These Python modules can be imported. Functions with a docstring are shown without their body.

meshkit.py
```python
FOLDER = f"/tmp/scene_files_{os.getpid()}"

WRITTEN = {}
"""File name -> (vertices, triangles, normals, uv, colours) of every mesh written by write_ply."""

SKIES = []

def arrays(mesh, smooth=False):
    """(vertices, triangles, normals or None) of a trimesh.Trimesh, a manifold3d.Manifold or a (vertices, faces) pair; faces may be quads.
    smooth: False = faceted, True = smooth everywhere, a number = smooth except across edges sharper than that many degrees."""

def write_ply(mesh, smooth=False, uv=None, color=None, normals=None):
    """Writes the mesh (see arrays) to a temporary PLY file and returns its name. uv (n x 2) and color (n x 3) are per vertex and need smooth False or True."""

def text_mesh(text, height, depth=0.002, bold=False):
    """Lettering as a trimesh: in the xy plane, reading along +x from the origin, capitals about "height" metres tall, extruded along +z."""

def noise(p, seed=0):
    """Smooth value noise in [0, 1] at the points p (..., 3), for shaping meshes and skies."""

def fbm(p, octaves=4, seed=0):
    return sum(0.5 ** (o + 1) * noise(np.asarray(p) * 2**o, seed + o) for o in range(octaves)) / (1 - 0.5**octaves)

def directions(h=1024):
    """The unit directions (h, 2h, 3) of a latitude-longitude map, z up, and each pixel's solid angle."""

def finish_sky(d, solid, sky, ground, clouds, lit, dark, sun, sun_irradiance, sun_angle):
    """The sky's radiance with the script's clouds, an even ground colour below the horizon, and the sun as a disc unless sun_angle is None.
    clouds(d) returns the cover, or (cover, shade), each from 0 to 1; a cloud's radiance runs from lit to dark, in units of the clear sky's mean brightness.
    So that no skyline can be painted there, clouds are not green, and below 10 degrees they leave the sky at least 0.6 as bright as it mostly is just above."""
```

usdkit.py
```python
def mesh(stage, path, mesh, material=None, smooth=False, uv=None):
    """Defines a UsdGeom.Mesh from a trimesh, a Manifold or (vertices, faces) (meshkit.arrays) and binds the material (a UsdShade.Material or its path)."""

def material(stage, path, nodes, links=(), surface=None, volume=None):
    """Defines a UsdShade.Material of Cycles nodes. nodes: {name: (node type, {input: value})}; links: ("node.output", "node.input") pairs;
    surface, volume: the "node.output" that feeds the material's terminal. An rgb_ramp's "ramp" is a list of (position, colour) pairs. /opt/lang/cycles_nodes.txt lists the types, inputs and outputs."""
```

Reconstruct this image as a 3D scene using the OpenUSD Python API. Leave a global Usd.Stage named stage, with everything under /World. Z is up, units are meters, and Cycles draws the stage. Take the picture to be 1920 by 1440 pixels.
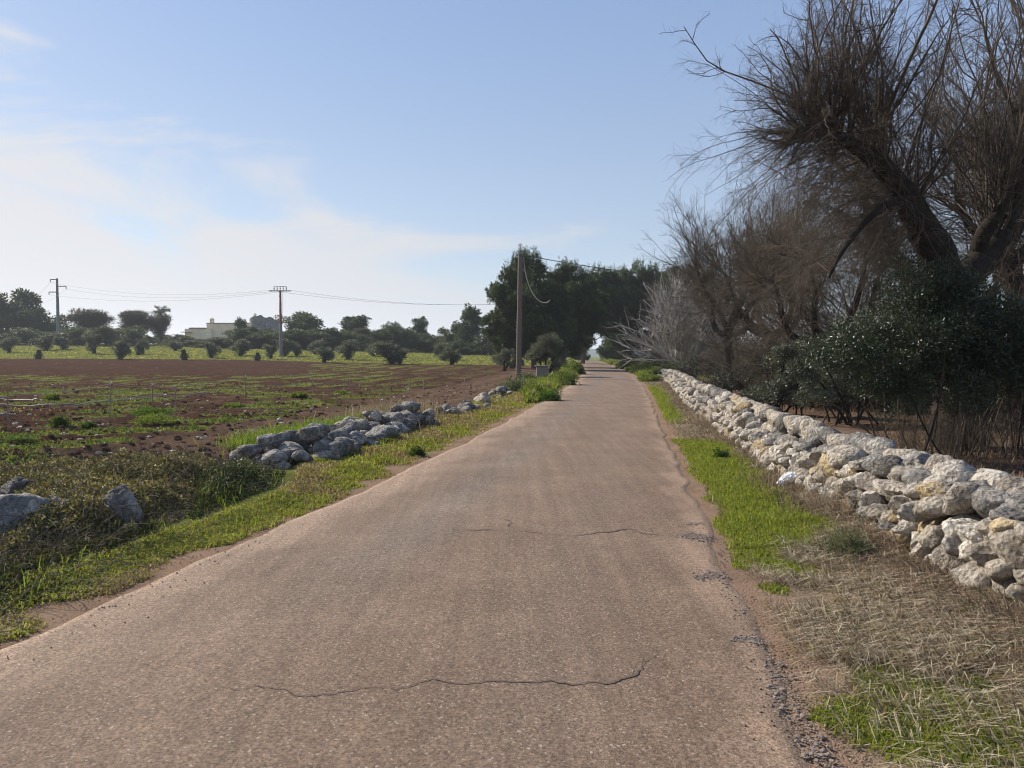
import math
import numpy as np
import trimesh
import meshkit
import usdkit
from meshkit import fbm, noise
from pxr import Gf, Sdf, Usd, UsdGeom, UsdLux, UsdShade, Vt

stage = Usd.Stage.CreateInMemory()
UsdGeom.SetStageUpAxis(stage, "Z")
UsdGeom.SetStageMetersPerUnit(stage, 1.0)
UsdGeom.Xform.Define(stage, "/World")
UsdGeom.Scope.Define(stage, "/World/Looks")
LOOK = "/World/Looks/"

# ------------------------------------------------------------------ camera, sky, sun, exposure
EYE, FPX, HORIZON = 1.6, 1385.0, 664.0
PITCH = math.atan((720 - HORIZON) / FPX)
cam = UsdGeom.Camera.Define(stage, "/World/camera")
cam.CreateHorizontalApertureAttr(36.0)
cam.CreateVerticalApertureAttr(27.0)
cam.CreateFocalLengthAttr(36.0 * FPX / 1920)
cam.CreateClippingRangeAttr((0.05, 20000.0))
cam.AddTranslateOp().Set(Gf.Vec3d(0, 0, EYE))
cam.AddRotateXOp().Set(90 - math.degrees(PITCH))
cam.CreateExposureAttr(0.7)

SUN_AZ, SUN_EL = math.radians(-56), math.radians(34)          # azimuth from +y towards +x
sun = UsdLux.DistantLight.Define(stage, "/World/sun")
sun.CreateIntensityAttr(1.25)
sun.CreateNormalizeAttr(True)
sun.CreateAngleAttr(0.55)
sun.CreateColorAttr(Gf.Vec3f(1.0, 0.93, 0.82))
sd = np.array([math.sin(SUN_AZ) * math.cos(SUN_EL), math.cos(SUN_AZ) * math.cos(SUN_EL), math.sin(SUN_EL)])
# the light shines along its -z axis, so +z points at the sun
zax = sd
xax = np.cross([0, 0, 1.0], zax); xax /= np.linalg.norm(xax)
yax = np.cross(zax, xax)
sun.AddTransformOp().Set(Gf.Matrix4d(*xax, 0, *yax, 0, *zax, 0, 0, 0, 50, 1))

usdkit.material(stage, LOOK + "sky_look", {
    "sky": ("sky_texture", {"sky_type": "single_scattering", "sun_disc": False, "sun_elevation": SUN_EL, "sun_rotation": SUN_AZ, "air_density": 1.0, "aerosol_density": 0.45, "ozone_density": 1.6, "altitude": 60.0}),
    "pos": ("texture_coordinate", {}),
    "sep": ("separate_xyz", {}),
    "map": ("mapping", {"scale": (2.6, 2.0, 9.0), "rotation": (0.0, 0.28, 0.2), "location": (0.35, 0.1, 0.4)}),
    "n1": ("noise_texture", {"scale": 1.0, "detail": 9.0, "roughness": 0.60, "distortion": 0.9}),
    "bx": ("math", {"math_type": "multiply_add", "value2": 0.26, "value3": -0.105}),       # 0.26 x - 0.165
    "e": ("math", {"math_type": "add"}),                                                        # z + 0.26 x - 0.165
    "nz": ("math", {"math_type": "multiply_add", "value2": -0.75, "value3": 0.375}),
    "e2": ("math", {"math_type": "add"}),
    "f": ("map_range", {"range_type": "smoothstep", "from_min": 0.06, "from_max": -0.10, "to_min": 0.0, "to_max": 0.95, "clamp": True}),
    "lf": ("map_range", {"range_type": "smoothstep", "from_min": 0.35, "from_max": -0.6, "clamp": True}),
    "cc": ("mix", {"color1": (4.9, 5.1, 5.5), "color2": (5.65, 5.65, 5.85)}),
    "zf": ("map_range", {"range_type": "smoothstep", "from_min": 0.0, "from_max": 0.55, "clamp": True}),
    "grad": ("mix", {"color1": (4.0, 4.6, 5.5), "color2": (2.1, 3.2, 5.6)}),
    "skyw": ("mix", {"fac": 0.62}),
    "mx": ("mix", {}),
    "bg": ("background_shader", {"strength": 0.082}),
}, [("pos.generated", "sep.vector"), ("pos.generated", "map.vector"), ("map.vector", "n1.vector"),
    ("sep.x", "bx.value1"), ("bx.value", "e.value1"), ("sep.z", "e.value2"), ("n1.fac", "nz.value1"), ("e.value", "e2.value1"), ("nz.value", "e2.value2"),
    ("e2.value", "f.value"), ("sep.x", "lf.value"), ("lf.result", "cc.fac"), ("sep.z", "zf.value"), ("zf.result", "grad.fac"), ("grad.color", "skyw.color2"), ("sky.color", "skyw.color1"),
    ("skyw.color", "mx.color1"), ("cc.color", "mx.color2"), ("f.result", "mx.fac"), ("mx.color", "bg.color")], surface="bg.background")
dome = UsdLux.DomeLight.Define(stage, "/World/sky")
dome.CreateIntensityAttr(1.0)
UsdShade.MaterialBindingAPI.Apply(dome.GetPrim()).Bind(UsdShade.Material.Get(stage, LOOK + "sky_look"))
dome.GetPrim().SetCustomDataByKey("kind", "structure")

# ------------------------------------------------------------------ helpers
used = {}


def numbered(path):
    n = used.get(path, 0)
    used[path] = n + 1
    return path if n == 0 else f"{path}_{n:03d}"


def tag(prim, label=None, cat=None, group=None, kind=None):
    prim = prim.GetPrim() if hasattr(prim, "GetPrim") else prim
    for k, v in (("label", label), ("category", cat), ("group", group), ("kind", kind)):
        if v:
            prim.SetCustomDataByKey(k, v)
    return prim


def thing(name, label=None, cat=None, loc=(0, 0, 0), rz=0.0, scale=(1, 1, 1), group=None, kind=None):
    x = UsdGeom.Xform.Define(stage, numbered("/World/" + name))
    x.AddTranslateOp().Set(Gf.Vec3d(*map(float, loc)))
    x.AddRotateZOp().Set(float(rz))
    x.AddScaleOp().Set(Gf.Vec3f(*map(float, scale)))
    tag(x, label, cat, group, kind)
    return x.GetPrim()


def copy(src, label, loc, rz=0.0, scale=(1, 1, 1), group=None):
    base = "/World/" + src.GetName().rstrip("0123456789").rstrip("_")
    x = UsdGeom.Xform.Define(stage, numbered(base))
    x.GetPrim().GetReferences().AddInternalReference(src.GetPath())
    x.GetPrim().SetInstanceable(True)
    for name, v in (("xformOp:translate", Gf.Vec3d(*map(float, loc))), ("xformOp:rotateZ", float(rz)), ("xformOp:scale", Gf.Vec3f(*map(float, scale)))):
        x.GetPrim().GetAttribute(name).Set(v)
    tag(x, label, src.GetCustomDataByKey("category"), group or src.GetCustomDataByKey("group"))
    return x.GetPrim()


def obj(name, mesh, mat, parent=None, smooth=False, tint=None, label=None, cat=None, group=None, kind=None):
    path = numbered((str(parent.GetPath()) if parent is not None else "/World") + "/" + name)
    if tint is not None and smooth not in (False, True):
        raise ValueError("tint needs plain smoothing")
    m = usdkit.mesh(stage, path, mesh, LOOK + mat if mat else None, smooth)
    if tint is not None:
        UsdGeom.PrimvarsAPI(m).CreatePrimvar("tint", Sdf.ValueTypeNames.Color3fArray, "vertex").Set(Vt.Vec3fArray.FromNumpy(np.ascontiguousarray(tint, np.float32)))
    return tag(m, label, cat, group, kind)


def R(seed):
    return np.random.default_rng(seed)


def unit(v):
    return v / np.maximum(np.linalg.norm(v, axis=-1, keepdims=True), 1e-9)


def join(*parts):
    vs, fs, n = [], [], 0
    for v, f in parts:
        vs.append(v); fs.append(f + n); n += len(v)
    return np.vstack(vs), np.vstack(fs)


def sstep(a, b, x):
    t = np.clip((np.asarray(x, float) - a) / (b - a), 0, 1)
    return t * t * (3 - 2 * t)


def tubes(P, rad, sides=5, ref=(0.31, 0.17, 0.93)):
    """P (n, k, 3) poly-lines with radii rad (n, k) as open tubes."""
    P = np.asarray(P, float)
    n, k = P.shape[:2]
    rad = np.broadcast_to(rad, (n, k))
    T = np.gradient(P, axis=1) if k > 1 else P
    T = unit(T)
    ref = np.asarray(ref, float)
    U = np.cross(T, ref)
    bad = np.linalg.norm(U, axis=-1, keepdims=True) < 0.15
    U = unit(np.where(bad, np.cross(T, [1.0, 0, 0]), U))
    V = np.cross(T, U)
    a = np.arange(sides) / sides * 2 * np.pi
    ring = P[:, :, None] + rad[..., None, None] * (np.cos(a)[:, None] * U[:, :, None] + np.sin(a)[:, None] * V[:, :, None])
    verts = ring.reshape(-1, 3)
    i = np.arange(n)[:, None, None] * k * sides + np.arange(k - 1)[None, :, None] * sides
    j = np.arange(sides)[None, None, :]
    j2 = (j + 1) % sides
    q = np.stack([i + j, i + j2, i + sides + j2, i + sides + j], -1).reshape(-1, 4)
    return verts, np.vstack([q[:, [0, 1, 2]], q[:, [0, 2, 3]]])


def tube1(pts, rad, sides=8, caps=True):
    pts = np.asarray(pts, float)
    r = np.broadcast_to(np.asarray(rad, float), len(pts))
    v, f = tubes(pts[None], r[None], sides)
    if caps:
        k = len(pts)
        v = np.vstack([v, pts[:1], pts[-1:]])
        a, b = len(v) - 2, len(v) - 1
        j = np.arange(sides); j2 = (j + 1) % sides
        f = np.vstack([f, np.stack([j2, j, np.full(sides, a)], 1), np.stack([(k - 1) * sides + j, (k - 1) * sides + j2, np.full(sides, b)], 1)])
    return v, f


def spline(pts, n):
    from scipy.interpolate import CubicSpline
    pts = np.asarray(pts, float)
    s = np.r_[0, np.cumsum(np.linalg.norm(np.diff(pts[:, :3], axis=0), axis=1))]
    return CubicSpline(s, pts)(np.linspace(0, s[-1], n))


def grow(rng, start, direc, length, segs, wander=0.12, up=0.0, droop=0.0):
    """Poly-lines (n, segs+1, 3) that start at START along DIREC, wander, and bend up (or droop)."""
    n = len(start)
    P = np.zeros((n, segs + 1, 3)); P[:, 0] = start
    d = unit(np.asarray(direc, float))
    step = (np.asarray(length, float) / segs)[:, None]
    for k in range(segs):
        d = unit(d + rng.normal(0, wander, (n, 3)) + np.array([0, 0, 1.0]) * (up - droop * (k + 1) / segs))
        P[:, k + 1] = P[:, k] + d * step
    return P


def children(rng, P, per, tmin=0.2, tmax=1.0):
    """Random points on the poly-lines and the tangents there: (points, tangents, t, parent index)."""
    n, k = P.shape[:2]
    idx = np.repeat(np.arange(n), per)
    t = rng.uniform(tmin, tmax, len(idx))
    s = t * (k - 1)
    i = np.minimum(s.astype(int), k - 2)
    f = (s - i)[:, None]
    a, b = P[idx, i], P[idx, i + 1]
    return a + (b - a) * f, unit(b - a), t, idx


def sideways(rng, tang, angle):
    """Directions that leave TANG at ANGLE radians, all round it."""
    r = rng.normal(size=tang.shape)
    r = unit(r - (r * tang).sum(-1, keepdims=True) * tang)
    return np.cos(angle)[:, None] * tang + np.sin(angle)[:, None] * r


def leaves(rng, C, D, L, W, fold=0.18):
    """Pointed leaves (4 vertices, 2 triangles) at C along D."""
    n = len(C)
    D = unit(D)
    S = unit(np.cross(D, rng.normal(size=(n, 3))))
    N = np.cross(S, D)
    L, W = np.broadcast_to(L, n)[:, None], np.broadcast_to(W, n)[:, None]
    mid = C + D * L * 0.45
    v = np.stack([C, mid + S * W / 2 + N * W * fold, C + D * L, mid - S * W / 2 + N * W * fold], 1).reshape(-1, 3)
    b = np.arange(n)[:, None] * 4
    f = np.vstack([b + [0, 1, 2], b + [0, 2, 3]])
    return v, f


def blades(rng, B, H, lean, W, az=None):
    """Grass blades: a tapering bent strip of 3 triangles each."""
    n = len(B)
    az = rng.uniform(0, 2 * np.pi, n) if az is None else az
    d = np.stack([np.cos(az), np.sin(az), np.zeros(n)], 1)
    fa = rng.uniform(0, 2 * np.pi, n)
    s = np.stack([np.cos(fa), np.sin(fa), np.zeros(n)], 1)
    H, W, lean = (np.broadcast_to(x, n)[:, None] for x in (H, W, lean))
    z = np.array([0, 0, 1.0])
    m = B + z * H * 0.6 * np.sqrt(np.maximum(1 - lean**2 * 0.5, 0.1)) + d * H * lean * 0.35
    t = B + z * H * (1 - 0.75 * lean) + d * H * lean
    v = np.stack([B - s * W / 2, B + s * W / 2, m - s * W * 0.4, m + s * W * 0.4, t], 1).reshape(-1, 3)
    b = np.arange(n)[:, None] * 5
    return v, np.vstack([b + [0, 1, 3], b + [0, 3, 2], b + [2, 3, 4]])


def rep(t, k):
    return np.repeat(t, k, axis=0)


def box(lo, hi, bevel=0.0):
    lo, hi = np.asarray(lo, float), np.asarray(hi, float)
    if bevel:
        b = bevel
        pts = []
        for sx in (0, 1):
            for sy in (0, 1):
                for sz in (0, 1):
                    c = np.where([sx, sy, sz], hi, lo)
                    g = np.where([sx, sy, sz], -1.0, 1.0)
                    for ax in range(3):
                        o = g * b; o[ax] = 0
                        pts.append(c + o)
        m = trimesh.convex.convex_hull(np.array(pts))
        return np.array(m.vertices), np.array(m.faces)
    m = trimesh.creation.box(bounds=[lo, hi])
    return np.array(m.vertices), np.array(m.faces)


# ------------------------------------------------------------------ the lie of the land
def ray(px, py):
    x, u = (px - 960) / FPX, -(py - 720) / FPX
    c, s = math.cos(PITCH), math.sin(PITCH)
    return np.array([x, c + u * s, -s + u * c])


def pt(px, py, y):
    d = ray(px, py)
    return np.array([0, 0, EYE]) + d * (y / d[1])


def flat(px, py):
    d = ray(px, py)
    return np.array([0, 0, EYE]) + d * (-EYE / d[2])


EDGE_L = np.array([flat(*p)[:2] for p in [(0, 1215), (150, 1142), (330, 1060), (600, 952), (800, 862), (935, 797), (1010, 757), (1052, 732), (1080, 713), (1094, 700)]])
EDGE_R = np.array([flat(*p)[:2] for p in [(1560, 1440), (1440, 1205), (1345, 1000), (1292, 900), (1256, 830), (1238, 785), (1222, 745), (1206, 720), (1184, 704)]])
EDGE_L = np.vstack([[-4.6, -4.0], [-4.0, 0.0], EDGE_L, [7.6, 80], [9.6, 110], [11.2, 140], [13.5, 190]])
EDGE_R = np.vstack([[0.2, -4.0], [0.75, 0.0], EDGE_R, [11.3, 80], [13.2, 110], [14.8, 140], [17.1, 190]])


def xl(y):
    return np.interp(y, EDGE_L[:, 1], EDGE_L[:, 0])


def xr(y):
    return np.interp(y, EDGE_R[:, 1], EDGE_R[:, 0])


def H0(x, y):
    """Ground height without fine relief."""
    x, y = np.asarray(x, float), np.asarray(y, float)
    s = np.interp(y, [40, 70, 95, 140, 220, 400, 900], [0, 0.45, 1.2, 3.4, 4.6, 4.6, 3.0])
    l = np.interp(x, [-75, -40, -5, 8, 16], [1, 0.85, 0.45, 0.05, 0])
    road = 0.45 * sstep(60, 120, y) - 2.5 * sstep(122, 230, y)
    return s * l + road * sstep(-15, 4, x)


def at(px, py, dmax=260.0):
    """Where the ray through a pixel of the photograph meets the land."""
    d = ray(px, py)
    d = d / d[1]
    t = np.concatenate([np.arange(2, 60, 0.02), np.arange(60, dmax, 0.1)])
    P = np.array([0, 0, EYE]) + t[:, None] * d
    below = np.nonzero(P[:, 2] < H0(P[:, 0], P[:, 1]))[0]
    return P[below[0]] if len(below) else P[-1]


FIELD_FAR = np.array([at(*p)[:2] for p in [(0, 672.5), (240, 673), (480, 675.5), (700, 681), (820, 684), (950, 685)]])
FIELD_FAR = np.vstack([[FIELD_FAR[0, 0] - 60, FIELD_FAR[0, 1] + 6], FIELD_FAR])


def field_far(x):
    return np.interp(x, FIELD_FAR[:, 0], FIELD_FAR[:, 1])


WALL = np.array([flat(*p)[:2] for p in [(1935, 1175), (1720, 1065), (1580, 970), (1440, 888), (1340, 806), (1287, 763), (1262, 732), (1250, 718)]])
WALL = np.vstack([WALL[0] + (WALL[0] - WALL[1]) * 1.2, WALL])          # the wall's foot on the road side


def wall_x(y):
    return np.interp(y, WALL[:, 1], WALL[:, 0])


def H(x, y):
    """Ground height with verges, furrows and clods."""
    x, y = np.asarray(x, float), np.asarray(y, float)
    p = np.stack([x, y, np.zeros_like(x)], -1)
    r = np.hypot(x, y)
    w = xl(y) - x                                                         # metres left of the road
    u = x - xr(y)                                                          # metres right of it
    h = H0(x, y)
    near = np.exp(-r / 40)
    off = np.maximum(w, u)
    h = h + np.clip(off, 0, 1) * (fbm(p * 1.3, 4, 3) - 0.45) * 0.16 * (0.3 + 0.7 * near) - 0.05 * sstep(-0.25, -0.55, off)
    h = h + 0.10 * sstep(0.2, 1.2, w) * (1 - sstep(2.2, 3.6, w)) * np.exp(-y / 25)
    fm = sstep(2.0, 3.4, w) * (y > -5) * (1 - sstep(-3, 0, y - field_far(x)))
    a = np.radians(np.where(y < 34, 68, 6))
    q = x * np.cos(a) - y * np.sin(a) + 0.5 * (noise(p * 0.25, 8) - 0.5)
    ph = (q / 2.1) % 1.0 - 0.5
    ridge = (0.05 * np.exp(-((np.abs(ph) - 0.2) / 0.10) ** 2) - 0.13 * np.exp(-(ph / 0.085) ** 2)) * sstep(4.2, 6.0, w) + np.sin(2 * np.pi * w / 0.9) * 0.04 * (1 - sstep(4.2, 6.0, w))
    clod = (fbm(p * 5.0, 3, 5) - 0.5) * 0.13 + (fbm(p * 1.7, 3, 6) - 0.5) * 0.12
    h = h + fm * (ridge * np.exp(-r / 60) + clod * np.exp(-r / 30))
    return h


# ------------------------------------------------------------------ materials
def simple(name, color, rough=0.8, spec=0.3, var=0.25, scale=6.0, bump=0.0, bscale=40.0, metallic=0.0):
    c = np.array(color)
    nodes = {"g": ("geometry", {}), "n": ("noise_texture", {"scale": scale, "detail": 5.0, "roughness": 0.6}),
             "r": ("rgb_ramp", {"ramp": [(0.25, tuple(c * (1 - var))), (0.75, tuple(np.minimum(c * (1 + var), 0.95)))]}),
             "p": ("principled_bsdf", {"roughness": rough, "specular_ior_level": spec, "metallic": metallic})}
    links = [("g.position", "n.vector"), ("n.fac", "r.fac"), ("r.color", "p.base_color")]
    if bump:
        nodes["n2"] = ("noise_texture", {"scale": bscale, "detail": 4.0, "roughness": 0.6})
        nodes["b"] = ("bump", {"strength": 0.8, "distance": bump})
        links += [("g.position", "n2.vector"), ("n2.fac", "b.height"), ("b.normal", "p.normal")]
    return usdkit.material(stage, LOOK + name, nodes, links, surface="p.BSDF")


def leafy(name, rough=0.5, spec=0.35, trans=0.3, mul=(1, 1, 1), tcol=(1.25, 1.3, 0.7)):
    """Leaf colour comes from each leaf's own tint."""
    return usdkit.material(stage, LOOK + name, {
        "a": ("attribute", {"attribute": "tint"}),
        "m": ("mix", {"mix_type": "multiply", "fac": 1.0, "color2": mul}),
        "t": ("mix", {"mix_type": "multiply", "fac": 1.0, "color2": tcol}),
        "p": ("principled_bsdf", {"roughness": rough, "specular_ior_level": spec}),
        "tr": ("translucent_bsdf", {}),
        "x": ("mix_closure", {"fac": trans}),
    }, [("a.color", "m.color1"), ("m.color", "p.base_color"), ("m.color", "t.color1"), ("t.color", "tr.color"), ("p.BSDF", "x.closure1"), ("tr.BSDF", "x.closure2")], surface="x.closure")


leafy("grass_look", rough=0.55, spec=0.25, trans=0.45)
leafy("foliage_look", rough=0.55, spec=0.3, trans=0.22)
leafy("glossy_leaf_look", rough=0.40, spec=0.5, trans=0.2)
leafy("dry_look", rough=0.7, spec=0.2, trans=0.25, tcol=(1.0, 1.0, 0.9))
simple("bark_look", (0.030, 0.024, 0.019), rough=0.95, spec=0.1, var=0.5, scale=7, bump=0.03, bscale=22)
simple("straw_twig_look", (0.34, 0.26, 0.17), rough=0.8, var=0.25, scale=2.0)
simple("twig_look", (0.072, 0.055, 0.041), rough=0.8, var=0.3, scale=1.5)
simple("red_twig_look", (0.082, 0.061, 0.041), rough=0.8, var=0.3, scale=1.2)
simple("pale_twig_look", (0.40, 0.37, 0.34), rough=0.7, var=0.3, scale=2.0)
simple("pine_bark_look", (0.10, 0.07, 0.055), rough=0.9, var=0.4, scale=4)
simple("pole_look", (0.12, 0.09, 0.07), rough=0.85, var=0.3, scale=9, bump=0.004, bscale=60)
simple("cable_look", (0.05, 0.05, 0.055), rough=0.6, var=0.1)
simple("pale_cable_look", (0.42, 0.38, 0.33), rough=0.6, var=0.1)
simple("concrete_look", (0.17, 0.155, 0.14), rough=0.9, var=0.3, scale=6, bump=0.004)
simple("rust_steel_look", (0.22, 0.055, 0.045), rough=0.6, var=0.2)
simple("galvanised_look", (0.16, 0.155, 0.16), rough=0.5, var=0.15, metallic=0.2)
simple("insulator_look", (0.45, 0.43, 0.42), rough=0.3, var=0.1)
simple("plaster_look", (0.74, 0.61, 0.42), rough=0.9, var=0.15, scale=0.8)
simple("old_stone_look", (0.20, 0.185, 0.18), rough=0.95, var=0.35, scale=1.5, bump=0.05, bscale=4)
simple("far_roof_look", (0.25, 0.21, 0.17), rough=0.9, var=0.2)
simple("far_dark_look", (0.05, 0.05, 0.05), rough=0.9, var=0.1)
simple("paper_look", (0.82, 0.83, 0.86), rough=0.6, var=0.05, scale=20)
simple("pipe_look", (0.22, 0.21, 0.19), rough=0.45, var=0.1)
simple("stake_look", (0.20, 0.16, 0.12), rough=0.8, var=0.3)
simple("hill_look", (0.06, 0.075, 0.05), rough=1.0, var=0.3, scale=0.02, spec=0.0)
simple("crack_look", (0.09, 0.066, 0.052), rough=0.95, var=0.3, scale=60)
simple("broken_edge_look", (0.19, 0.15, 0.125), rough=0.95, var=0.6, scale=45, bscale=70)


def stone_look(name, a, b, dark, dk):
    usdkit.material(stage, LOOK + name, {
        "g": ("texture_coordinate", {}), "gp": ("geometry", {}),
        "n1": ("noise_texture", {"scale": 3.2, "detail": 6.0, "roughness": 0.65}),
        "n2": ("noise_texture", {"scale": 7.0, "detail": 8.0, "roughness": 0.7, "distortion": 0.4}),
        "n3": ("noise_texture", {"scale": 28.0, "detail": 6.0, "roughness": 0.65}),
        "v": ("voronoi_texture", {"scale": 26.0, "feature": "f1", "randomness": 1.0}),
        "r1": ("rgb_ramp", {"ramp": [(0.3, a), (0.7, b)]}), "oi": ("object_info", {}), "or": ("rgb_ramp", {"ramp": [(0.0, (0.78, 0.76, 0.74)), (0.5, (1.05, 1.04, 1.01)), (1.0, (1.25, 1.24, 1.2))]}), "om": ("mix", {"mix_type": "multiply", "fac": 1.0}),
        "r2": ("rgb_ramp", {"ramp": [(0.52 - dk, (0, 0, 0)), (0.60 - dk, (1, 1, 1))]}),
        "k": ("math", {"math_type": "multiply", "value2": 0.72}),
        "m": ("mix", {"color2": dark}),
        "r3": ("rgb_ramp", {"ramp": [(0.36, (0.42, 0.38, 0.34)), (0.5, (1, 1, 1))]}),
        "m3": ("mix", {"mix_type": "multiply", "fac": 0.8}),
        "ad": ("math", {"math_type": "multiply_add", "value2": 0.6}),
        "b": ("bump", {"strength": 1.0, "distance": 0.05}),
        "p": ("principled_bsdf", {"roughness": 0.92, "specular_ior_level": 0.2}),
    }, [("gp.position", "n1.vector"), ("gp.position", "n2.vector"), ("gp.position", "n3.vector"), ("gp.position", "v.vector"),
        ("n1.fac", "r1.fac"), ("n2.fac", "r2.fac"), ("r2.color", "k.value1"), ("k.value", "m.fac"), ("r1.color", "m.color1"),
        ("oi.random", "or.fac"), ("m.color", "om.color1"), ("or.color", "om.color2"), ("om.color", "m3.color1"), ("n3.fac", "r3.fac"), ("r3.color", "m3.color2"), ("m3.color", "p.base_color"),
        ("v.distance", "ad.value1"), ("n3.fac", "ad.value3"), ("ad.value", "b.height"), ("b.normal", "p.normal")], surface="p.BSDF")


stone_look("pale_stone_look", (0.32, 0.282, 0.236), (0.45, 0.40, 0.342), (0.15, 0.13, 0.115), 0.03)
stone_look("white_stone_look", (0.45, 0.41, 0.36), (0.58, 0.535, 0.475), (0.2, 0.175, 0.155), 0.0)
stone_look("tan_stone_look", (0.34, 0.255, 0.145), (0.45, 0.36, 0.235), (0.17, 0.14, 0.1), 0.03)
stone_look("grey_stone_look", (0.25, 0.235, 0.215), (0.39, 0.365, 0.34), (0.085, 0.08, 0.08), 0.08)
stone_look("gap_stone_look", (0.12, 0.10, 0.08), (0.18, 0.15, 0.12), (0.07, 0.06, 0.05), 0.0)
stone_look("red_stone_look", (0.30, 0.17, 0.13), (0.40, 0.27, 0.21), (0.16, 0.11, 0.1), 0.0)

# ground: tint.r = green cover, tint.g = dry straw cover, tint.b = red soil (0) .. pale dusty earth (1)
usdkit.material(stage, LOOK + "ground_look", {
    "a": ("attribute", {"attribute": "tint"}), "s": ("separate_color", {}), "g": ("geometry", {}),
    "n1": ("noise_texture", {"scale": 2.2, "detail": 7.0, "roughness": 0.65}),
    "n2": ("noise_texture", {"scale": 14.0, "detail": 6.0, "roughness": 0.7}),
    "n3": ("noise_texture", {"scale": 60.0, "detail": 4.0, "roughness": 0.6}),
    "soil": ("rgb_ramp", {"ramp": [(0.25, (0.036, 0.020, 0.014)), (0.5, (0.065, 0.036, 0.026)), (0.78, (0.11, 0.066, 0.048))]}),
    "dust": ("rgb_ramp", {"ramp": [(0.25, (0.21, 0.138, 0.094)), (0.75, (0.37, 0.255, 0.18))]}),
    "green": ("rgb_ramp", {"ramp": [(0.25, (0.055, 0.066, 0.018)), (0.5, (0.12, 0.13, 0.035)), (0.78, (0.21, 0.195, 0.07))]}),
    "straw": ("rgb_ramp", {"ramp": [(0.25, (0.13, 0.09, 0.06)), (0.75, (0.30, 0.235, 0.165))]}),
    "m1": ("mix", {}), "m2": ("mix", {}), "m3": ("mix", {}),
    "gn": ("math", {"math_type": "multiply_add", "value2": 0.9, "value3": -0.45}),
    "ga": ("math", {"math_type": "add"}),
    "gr": ("map_range", {"range_type": "smoothstep", "from_min": 0.35, "from_max": 0.65, "clamp": True}),
    "b": ("bump", {"strength": 0.9, "distance": 0.05}),
    "p": ("principled_bsdf", {"roughness": 1.0, "specular_ior_level": 0.0}),
}, [("a.color", "s.color"), ("g.position", "n1.vector"), ("g.position", "n2.vector"), ("g.position", "n3.vector"),
    ("n2.fac", "soil.fac"), ("n1.fac", "dust.fac"), ("n1.fac", "green.fac"), ("n2.fac", "straw.fac"),
    ("soil.color", "m1.color1"), ("dust.color", "m1.color2"), ("s.b", "m1.fac"),
    ("m1.color", "m2.color1"), ("straw.color", "m2.color2"), ("s.g", "m2.fac"),
    ("n2.fac", "gn.value1"), ("gn.value", "ga.value1"), ("s.r", "ga.value2"), ("ga.value", "gr.value"), ("gr.result", "m3.fac"),
    ("m2.color", "m3.color1"), ("green.color", "m3.color2"), ("m3.color", "p.base_color"),
    ("n3.fac", "b.height"), ("b.normal", "p.normal")], surface="p.BSDF")

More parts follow.
